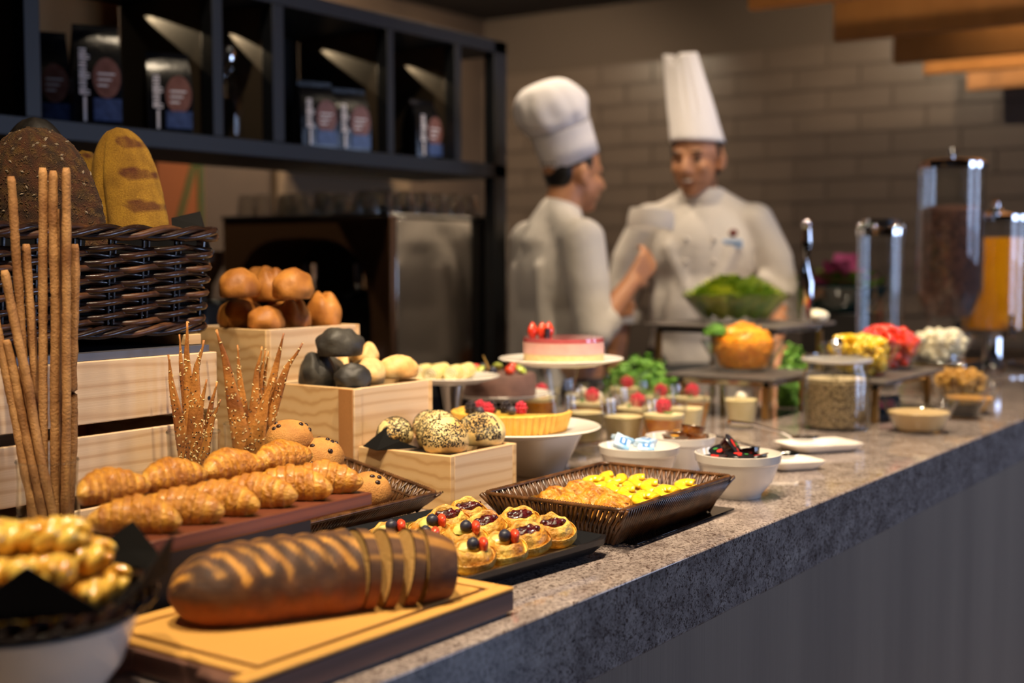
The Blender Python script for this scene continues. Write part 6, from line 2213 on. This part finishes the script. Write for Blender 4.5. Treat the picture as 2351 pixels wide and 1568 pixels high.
for k in range(1500):
    t_ = rnd.random()
    an, zz = rnd.uniform(0, 2 * pi), 0.004 + 0.104 * t_
    rr = 0.060 + 0.026 * zz / 0.058 if zz < 0.058 else 0.086 * math.sqrt(max(0.02, 1 - ((zz - 0.058) / 0.05) ** 2)) * rnd.uniform(0.85, 1.0)
    if zz > 0.09:
        rr *= rnd.random()
    c = Vector((rr * cos(an), rr * sin(an), zz))
    d = Vector((rnd.uniform(-1, 1), rnd.uniform(-1, 1), rnd.uniform(-.5, .5))).normalized() * 0.009
    cs.tube([c - d, c + Vector((0, 0, 0.002)), c + d], 0.0014, 4)
o = cs.build('shreds', M_ORANGE, carrot, angle=0)
o['kind'] = 'stuff'
leafy('parsley_sprig', 'curly parsley sprig garnishing the carrot bowl', 'parsley', OB + Vector((-0.046, 0.052, 0.088)), 0.030, 0.030, 0.028, 420, 0.007, M_PARS, 'curly parsley bunches', 5, -0.1)
LT = Vector((3.395, 1.585, 1.1003))
gbowl(LT, 0.150, 0.078, 'wide glass bowl of green lettuce on the high slate stand', 0.6)


def lettuce(loc, r, n, m_in, size, label, name, group, seed, lean=0.5, rise=0.0, gap=0.013):
    """upright ruffled lettuce leaves set round a bowl"""
    rnd = random.Random(seed)
    spots = []
    R_ = r
    while len(spots) < n:
        cnt = max(1, int(2 * pi * R_ / (size * 0.86)))
        spots += [(R_, 2 * pi * (q_ + 0.5 * (len(spots) % 2)) / cnt) for q_ in range(cnt)]
        R_ = max(0.004, R_ - gap)
    for k in range(n):
        Rk, a = spots[k]
        ring = Rk / r
        rr = Rk * 0.66
        m = MB()
        NXl, NYl = 8, 9
        vs, fs = [], []
        for j in range(NYl + 1):
            t_ = j / NYl
            for i in range(NXl + 1):
                s_ = i / NXl - 0.5
                wd = size * 0.9 * (0.35 + 0.65 * sin(min(1, t_ * 1.15) * pi * 0.62))
                ruff = 0.05 * size * sin(s_ * 16 + k) * t_ * (abs(s_) * 2) + 0.03 * size * sin(t_ * 12 + s_ * 9) * t_
                vs.append((s_ * wd, -0.16 * size * (1 - 4 * s_ * s_) * 0.5 - lean * size * t_ * t_ * 0.25 * ring + ruff, size * 1.15 * t_))
        for j in range(NYl):
            for i in range(NXl):
                q_ = j * (NXl + 1) + i
                fs.append((q_, q_ + 1, q_ + NXl + 2, q_ + NXl + 1))
        m.add(vs, fs)
        o = m.build(name, m_in[k % len(m_in)], angle=0)
        o.location = Vector(loc) + Vector((rr * cos(a), rr * sin(a), rise + 0.013 + 0.05 * (1 - ring)))
        o.rotation_euler = (0.62 * ring, 0, a + pi / 2)
        tag(o, label, 'salad leaf', group)


M_LETA = simple('light lettuce', '9aa62e', 'c0c75a', scale=30, rough=0.4, sss=0.05)
M_LETB = simple('mid lettuce', '557f1c', '92a332', scale=30, rough=0.4, sss=0.05)
lettuce(LT, 0.130, 60, [M_LETA, M_LETB, M_LETB], 0.076, 'ruffled green lettuce leaf in the wide glass bowl', 'lettuce_leaf', 'lettuce leaves', 4)
DK = Vector((4.19, 1.572, 0.9003))
blk = MB().box(-0.1, 0.1, -0.1, 0.1, 0, 0.199).build('display_riser', M_BLACK, loc=DK, bevel=0.003)
tag(blk, 'black riser block under the dark bowl of mixed leaves', 'riser')
DK = DK + Vector((0, 0, 0.2))
gbowl(DK, 0.150, 0.085, 'dark teal bowl of mixed red and green leaves', 0.6, simple('dark teal glass', '0f2c2e', rough=0.1, coat=0.5))
M_REDL = simple('red leaf', '5a1f2c', '3f5a1c', scale=25, rough=0.4)
M_PURL = simple('purple leaf', '7a2a58', '8f3a66', scale=25, rough=0.4)
M_LETD = simple('dark green leaf', '26420f', '3c5c18', scale=25, rough=0.4)
lettuce(DK, 0.115, 26, [M_REDL, M_LETB, M_REDL, M_LETD, M_PURL], 0.085, 'mixed red and green salad leaf in the dark teal bowl', 'salad_leaf', 'mixed salad leaves', 6, 0.7, 0.03)
lettuce(DK + Vector((0, 0, 0.03)), 0.026, 3, [M_PURL], 0.10, 'purple leaf standing tall in the dark teal bowl', 'purple_leaf', 'purple leaves', 7, 0.2, 0.01, 0.008)
YB = Vector((3.035, 1.092, 1.0003))
gbowl(YB, 0.096, 0.074, 'glass bowl of yellow fruit cubes on the front slate stand')
chunks('yellow_cube', 'glossy yellow fruit piece heaped in the glass bowl behind the oat jar', 'fruit piece', YB, 0.092, 0.070, 190, 0.0105, M_PEPY, 'yellow fruit pieces', 5, 0.55, 0.022)
RBw = Vector((3.245, 1.095, 1.0003))
gbowl(RBw, 0.094, 0.074, 'glass bowl of cherry tomatoes beside the yellow fruit bowl')
chunks('cherry_tomato', 'shiny red cherry tomato heaped in the glass bowl', 'tomato', RBw, 0.090, 0.070, 170, 0.0115, M_TOM, 'cherry tomatoes', 8, 0.55, 0.034)
mz = MB().ell((0, 0, 0), (0.042, 0.030, 0.018), None, 24, 14, 0.12, 1.6, 3).build('mozzarella_ball', M_CHEESE, loc=(3.37, 1.40, 1.1335))
tag(mz, 'soft white cheese ball lying on the high slate behind the yellow fruit', 'cheese')
mz.location = (3.50, 1.385, 1.117)
CB = Vector((3.62, 1.075, 0.9003))
rs = MB().box(-0.085, 0.085, -0.09, 0.09, 0, 0.0995).build('display_riser', M_STEEL, loc=CB, bevel=0.003)
tag(rs, 'steel riser block under the white cheese bowl', 'riser')
CB = CB + Vector((0, 0, 0.1))
gbowl(CB, 0.092, 0.065, 'glass bowl of white cheese cubes next to the cereal dispenser')
chunks('cheese_cube', 'white cheese cube in the glass bowl next to the cereal dispenser', 'cheese cube', CB, 0.088, 0.060, 120, 0.011, M_CHEESE, 'white cheese cubes', 9, 0.55, 0.02, True)
NB = Vector((3.43, 0.965, 0.9003))
gbowl(NB, 0.078, 0.075, 'glass bowl of brown cereal pieces beside the front slate stand')
chunks('cereal_piece', 'brown yellow cereal piece in the glass bowl beside the front slate stand', 'cereal piece', NB, 0.076, 0.070, 150, 0.0100, M_OLIVE, 'cereal pieces', 10, 0.55, 0.02)

# ================================================================== jar of oats, sauce bowls, spoon dishes
OJ = Vector((2.80, 1.060, 0.9003))
oj = thing('storage_jar', 'large lidded glass jar filled with oats', 'jar', OJ)
MB().lathe([(0.0001, 0.0), (0.070, 0.0), (0.074, 0.006), (0.074, 0.122), (0.066, 0.136), (0.066, 0.148), (0.063, 0.148), (0.063, 0.135), (0.071, 0.120), (0.071, 0.008), (0.0001, 0.006)], 48).build('glass', M_GLASS, oj)
t = NT('rolled oats')
vo = t.n('ShaderNodeTexVoronoi')
vo.inputs['Scale'].default_value = 170
t.l(t.co(), vo.inputs['Vector'])
t.base(t.ramp(vo.outputs['Distance'], [(0.1, 'b39a72'), (0.5, '8a7452'), (0.8, '57452e')]))
t.bump(vo.outputs['Distance'], 0.8, 0.003)
t.set(rough=0.85)
m = MB()
m.lathe([(0.0001, 0.0075), (0.0695, 0.0075), (0.0698, 0.104), (0.055, 0.109), (0.0001, 0.112)], 40)
m.build('oats', t.m, oj)
seeds(oj, [((0.066 * math.sqrt(random.random()) * cos(a), 0.066 * math.sqrt(random.random()) * sin(a), 0.1105), (random.uniform(-.4, .4), random.uniform(-.4, .4), 1)) for a in [random.uniform(0, 2 * pi) for k in range(420)]], 0.0036, simple('pale oat flake', 'cdb892', rough=0.8), 'oat_flakes')
ld = MB().lathe([(0.0001, 0.150), (0.073, 0.150), (0.076, 0.153), (0.076, 0.160), (0.072, 0.165), (0.03, 0.170), (0.0001, 0.171)], 48).build('lid', M_GLASS, oj)
MB().lathe([(0.077, 0.149), (0.078, 0.156), (0.074, 0.157), (0.074, 0.149)], 48).build('seal', simple('white seal', 'cfcac4', rough=0.4), oj)
MB().lathe([(0.008, 0.170), (0.010, 0.180), (0.015, 0.190), (0.010, 0.200), (0.0001, 0.203)], 24).build('knob', M_CHROME, ld)


def sauce(px, py, r, h, mat, label):
    p = PZ(px, py, 0.9003)
    c = Vector((p.x, p.y, 0.9003)) + Vector((fw.x, fw.y, 0)).normalized() * (r * 0.6)
    t_ = thing('sauce_bowl', label, 'bowl', c, group='glass sauce bowls')
    MB().lathe([(0.0001, 0.0), (r * 0.58, 0.0), (r * 0.62, 0.004), (r, h), (r * 0.965, h), (r * 0.58, 0.007), (0.0001, 0.006)], 44).build('glass', M_GLASS, t_)
    MB().lathe([(0.0001, 0.0075), (r * 0.57, 0.0075), (r * 0.80, h * 0.62), (r * 0.79, h * 0.64), (0.0001, h * 0.635)], 40).build('sauce', mat, t_)
    MB().tube([(r * 0.98 * cos(a), r * 0.98 * sin(a), h) for a in [2 * pi * k / 44 for k in range(44)]], 0.0016, 6, closed=True).build('rim', M_GLASS, t_)
    return t_


sauce(2125, 998, 0.082, 0.070, simple('cream dressing', 'd9b67e', 'e2c490', scale=20, rough=0.25), 'glass bowl of cream dressing at the granite edge')
sauce(2222, 965, 0.056, 0.060, simple('black balsamic', '0b0706', rough=0.08), 'glass bowl of black balsamic between the dressings')
sauce(2238, 953, 0.070, 0.062, simple('orange dressing', 'c98a3a', 'd99c4c', scale=20, rough=0.25), 'glass bowl of orange dressing behind the cream one')


def spoon_dish(c, w_, d_, rz, label):
    t_ = thing('spoon_dish', label, 'dish', c, rz, 'white spoon dishes')
    lv = [(0.35, 0.0), (0.40, 0.003), (0.49, 0.013), (0.50, 0.016), (0.485, 0.016), (0.40, 0.008)]
    vs, fs = [], []
    for s_, z in lv:
        rp = rrect(-w_ * s_, w_ * s_, -d_ * s_, d_ * s_, 0.014, 0.004)
        idx = [rp[int(k * len(rp) / 44)] for k in range(44)]
        vs += [(p.x, p.y, z) for p, n_ in idx]
    for j in range(len(lv) - 1):
        for k in range(44):
            fs.append((j * 44 + k, j * 44 + (k + 1) % 44, (j + 1) * 44 + (k + 1) % 44, (j + 1) * 44 + k))
    fs += [tuple(range(44))[::-1], tuple(range((len(lv) - 1) * 44, len(lv) * 44))]
    MB().add(vs, fs).build('dish', M_WHITE, t_, angle=40)
    return t_


def spoon(c, rz, label):
    t_ = thing('serving_spoon', label, 'spoon', c, rz, 'steel serving spoons')
    t_.scale = (1.25, 1.25, 1.6)
    m = MB()
    m.blob(lambda u, v: (0.026 * sin(v) * cos(u), 0.018 * sin(v) * sin(u), 0.006 * cos(v) * (1 if v > pi / 2 else -0.55) + 0.002), 24, 14)
    m.build('bowl', M_CHROME, t_, angle=0)
    MB().tube([(0.024, 0, 0.003), (0.04, 0, 0.009), (0.09, 0, 0.020), (0.13, 0, 0.024)], [0.004, 0.0032, 0.004, 0.006], 10, flat=0.45).build('handle', M_CHROME, t_)
    return t_


D1, D2 = Vector((2.455, 0.965, 0.9003)), Vector((2.215, 0.922, 0.9003))
spoon_dish(D1, 0.155, 0.105, R(-35), 'longer white spoon dish in front of the oat jar')
spoon_dish(D2, 0.105, 0.085, R(-35), 'smaller white spoon dish beside the jam bowl')
spoon(D1 + Vector((-0.02, 0.02, 0.024)), R(140), 'steel spoon lying in the longer white dish')
spoon(D2 + Vector((-0.012, 0.012, 0.024)), R(120), 'steel spoon lying in the smaller white dish')

# ================================================================== dispensers, pitcher, tongs at the far end
cdp = Vector((4.00, 1.165, 0.9003))
dsp = thing('cereal_dispenser', 'tall clear cereal dispenser with brown cereal and chrome lid', 'dispenser', cdp)
rC = 0.098
MB().lathe([(0.0001, 0.0), (0.115, 0.0), (0.118, 0.010), (0.045, 0.022), (0.03, 0.05), (0.03, 0.14), (0.05, 0.16), (0.0001, 0.161)], 40).build('chrome_foot', M_CHROME, dsp)
MB().lathe([(0.05, 0.165), (0.06, 0.19), (rC * 0.98, 0.27), (rC, 0.28), (rC, 0.645), (rC * 0.975, 0.645), (rC * 0.97, 0.285), (0.055, 0.19)], 48).build('glass', M_GLASS, dsp)
MB().lathe([(0.0001, 0.20), (0.06, 0.205), (rC * 0.93, 0.29), (rC * 0.93, 0.52), (0.07, 0.535), (0.0001, 0.54)], 40).build('cereal', simple('chocolate cereal', '3f2319', '6b4232', scale=45, rough=0.7, bump=(60, 1.0, 0.012)), dsp)
lid = MB().lathe([(0.0001, 0.646), (rC * 1.04, 0.646), (rC * 1.05, 0.662), (rC * 0.9, 0.672), (0.02, 0.677), (0.0001, 0.677)], 44).build('lid', M_CHROME, dsp)
MB().lathe([(0.006, 0.677), (0.006, 0.688), (0.014, 0.698), (0.010, 0.710), (0.0001, 0.713)], 20).build('knob', M_CHROME, lid)
MB().tube([(-0.03, -0.02, 0.13), (-0.10, -0.06, 0.115), (-0.12, -0.07, 0.09)], [0.016, 0.014, 0.012], 14).build('outlet', M_CHROME, dsp)
MB().tube([(-0.05, -0.035, 0.15), (-0.075, -0.05, 0.185)], [0.006, 0.011], 10).build('turn_knob', M_BLACKG, dsp)
for k in range(8):
    a = 2 * pi * k / 8
    MB().ell((0.085 * cos(a), 0.085 * sin(a), 0.018), (0.010,) * 3, None, 12, 8).build('foot_bead', M_CHROME, dsp)

pc = PZ(2080, 800, 0.9003)
pcp = Vector((3.70, 1.275, 0.9003))
pch = thing('glass_pitcher', 'tall clear glass cylinder with chrome collar beside the cereal dispenser', 'pitcher', pcp)
MB().lathe([(0.0001, 0.0), (0.064, 0.0), (0.066, 0.01), (0.066, 0.455), (0.063, 0.455), (0.063, 0.012), (0.0001, 0.01)], 40).build('glass', M_GLASS, pch)
MB().lathe([(0.068, 0.445), (0.069, 0.462), (0.055, 0.470), (0.050, 0.490), (0.046, 0.490), (0.05, 0.465), (0.064, 0.457), (0.064, 0.445)], 36).build('collar', M_CHROME, pch)
for k in range(6):
    a = 2 * pi * k / 6
    MB().ell((0.060 * cos(a), 0.060 * sin(a), 0.470), (0.007,) * 3, None, 10, 7).build('collar_bead', M_CHROME, pch)
jdp = Vector((4.43, 1.145, 0.9003))
jd = thing('juice_dispenser', 'clear juice dispenser of orange juice on a chrome stand', 'dispenser', jdp)
MB().lathe([(0.0001, 0.0), (0.12, 0.0), (0.122, 0.010), (0.05, 0.022), (0.032, 0.05), (0.032, 0.12), (0.09, 0.14), (0.0001, 0.141)], 40).build('chrome_foot', M_CHROME, jd)
MB().lathe([(0.0001, 0.142), (0.105, 0.142), (0.108, 0.15), (0.108, 0.50), (0.105, 0.50), (0.105, 0.152), (0.0001, 0.148)], 44).build('glass', M_GLASS, jd)
MB().lathe([(0.0001, 0.150), (0.1035, 0.150), (0.1035, 0.445), (0.0001, 0.445)], 40).build('juice', simple('orange juice', 'd98a0a', 'e79a14', scale=10, rough=0.2, coat=0.5), jd)
MB().lathe([(0.0001, 0.501), (0.112, 0.501), (0.112, 0.516), (0.03, 0.528), (0.012, 0.545), (0.016, 0.56), (0.0001, 0.566)], 40).build('lid', M_CHROME, jd)
MB().tube([(-0.08, -0.055, 0.165), (-0.13, -0.09, 0.16), (-0.14, -0.095, 0.13)], [0.012, 0.011, 0.010], 12).build('tap', M_CHROME, jd)
MB().tube([(-0.12, -0.085, 0.168), (-0.12, -0.085, 0.20)], [0.006, 0.009], 10).build('tap_lever', M_CHROME, jd)

# tongs standing in the lettuce bowl
TGS = 1.35
tg = thing('serving_tongs', 'pair of chrome salad tongs standing upright beside the lettuce bowl', 'tongs', (3.44, 1.395, 1.1003), R(35))
tg.scale = (TGS * 1.3, TGS * 1.2, TGS * 0.82)
for s_ in (-1, 1):
    MB().tube([(0.004 * s_, 0, 0.004), (0.016 * s_, 0.0, 0.10), (0.010 * s_, 0, 0.20), (0.008 * s_, 0, 0.235)], [0.010, 0.009, 0.006, 0.005], 10, flat=0.4).build('arm', M_CHROME, tg)
    MB().ell((0.010 * s_, 0.0, 0.245), (0.007, 0.005, 0.014), None, 14, 9).build('tip', M_CHROME, tg)

# warming plates sunk at the far end
for k, x in enumerate((4.80, 5.30)):
    t_ = thing('warming_tray', ['steel framed black warming tray next to the juice dispenser', 'steel framed black warming tray at the far end of the counter'][k], 'warming tray', (x, 1.25, 0.9003), group='warming trays')
    MB().box(-0.22, 0.22, -0.35, 0.35, 0, 0.012).build('frame', M_STEEL, t_, bevel=0.003)
    MB().box(-0.19, 0.19, -0.32, 0.32, 0.0122, 0.016).build('plate', M_BLACKG, t_, bevel=0.001)
    MB().box(-0.23, -0.215, -0.33, 0.33, 0.022, 0.034).build('handle_bar', M_STEEL, t_, bevel=0.004)
    for yy in (-0.3, 0.3):
        MB().box(-0.228, -0.217, yy - 0.006, yy + 0.006, 0.0, 0.024).build('handle_foot', M_STEEL, t_)
# price card stand and small steel rail under the slate
crd = thing('label_card', 'dark card holder with red corner under the front slate stand', 'card holder', (3.10, 1.04, 0.9003), R(-40))
MB().box(-0.035, 0.035, -0.002, 0.002, 0.004, 0.05, Matrix.Rotation(-0.3, 4, 'X')).build('card', M_BLACKG, crd)
MB().box(-0.035, 0.015, -0.004, -0.0025, 0.018, 0.036, Matrix.Rotation(-0.3, 4, 'X')).build('red_band', simple('crimson print', 'b5122e', rough=0.4), crd)
MB().box(-0.03, 0.03, -0.012, 0.02, 0, 0.004).build('base', M_STEEL, crd)
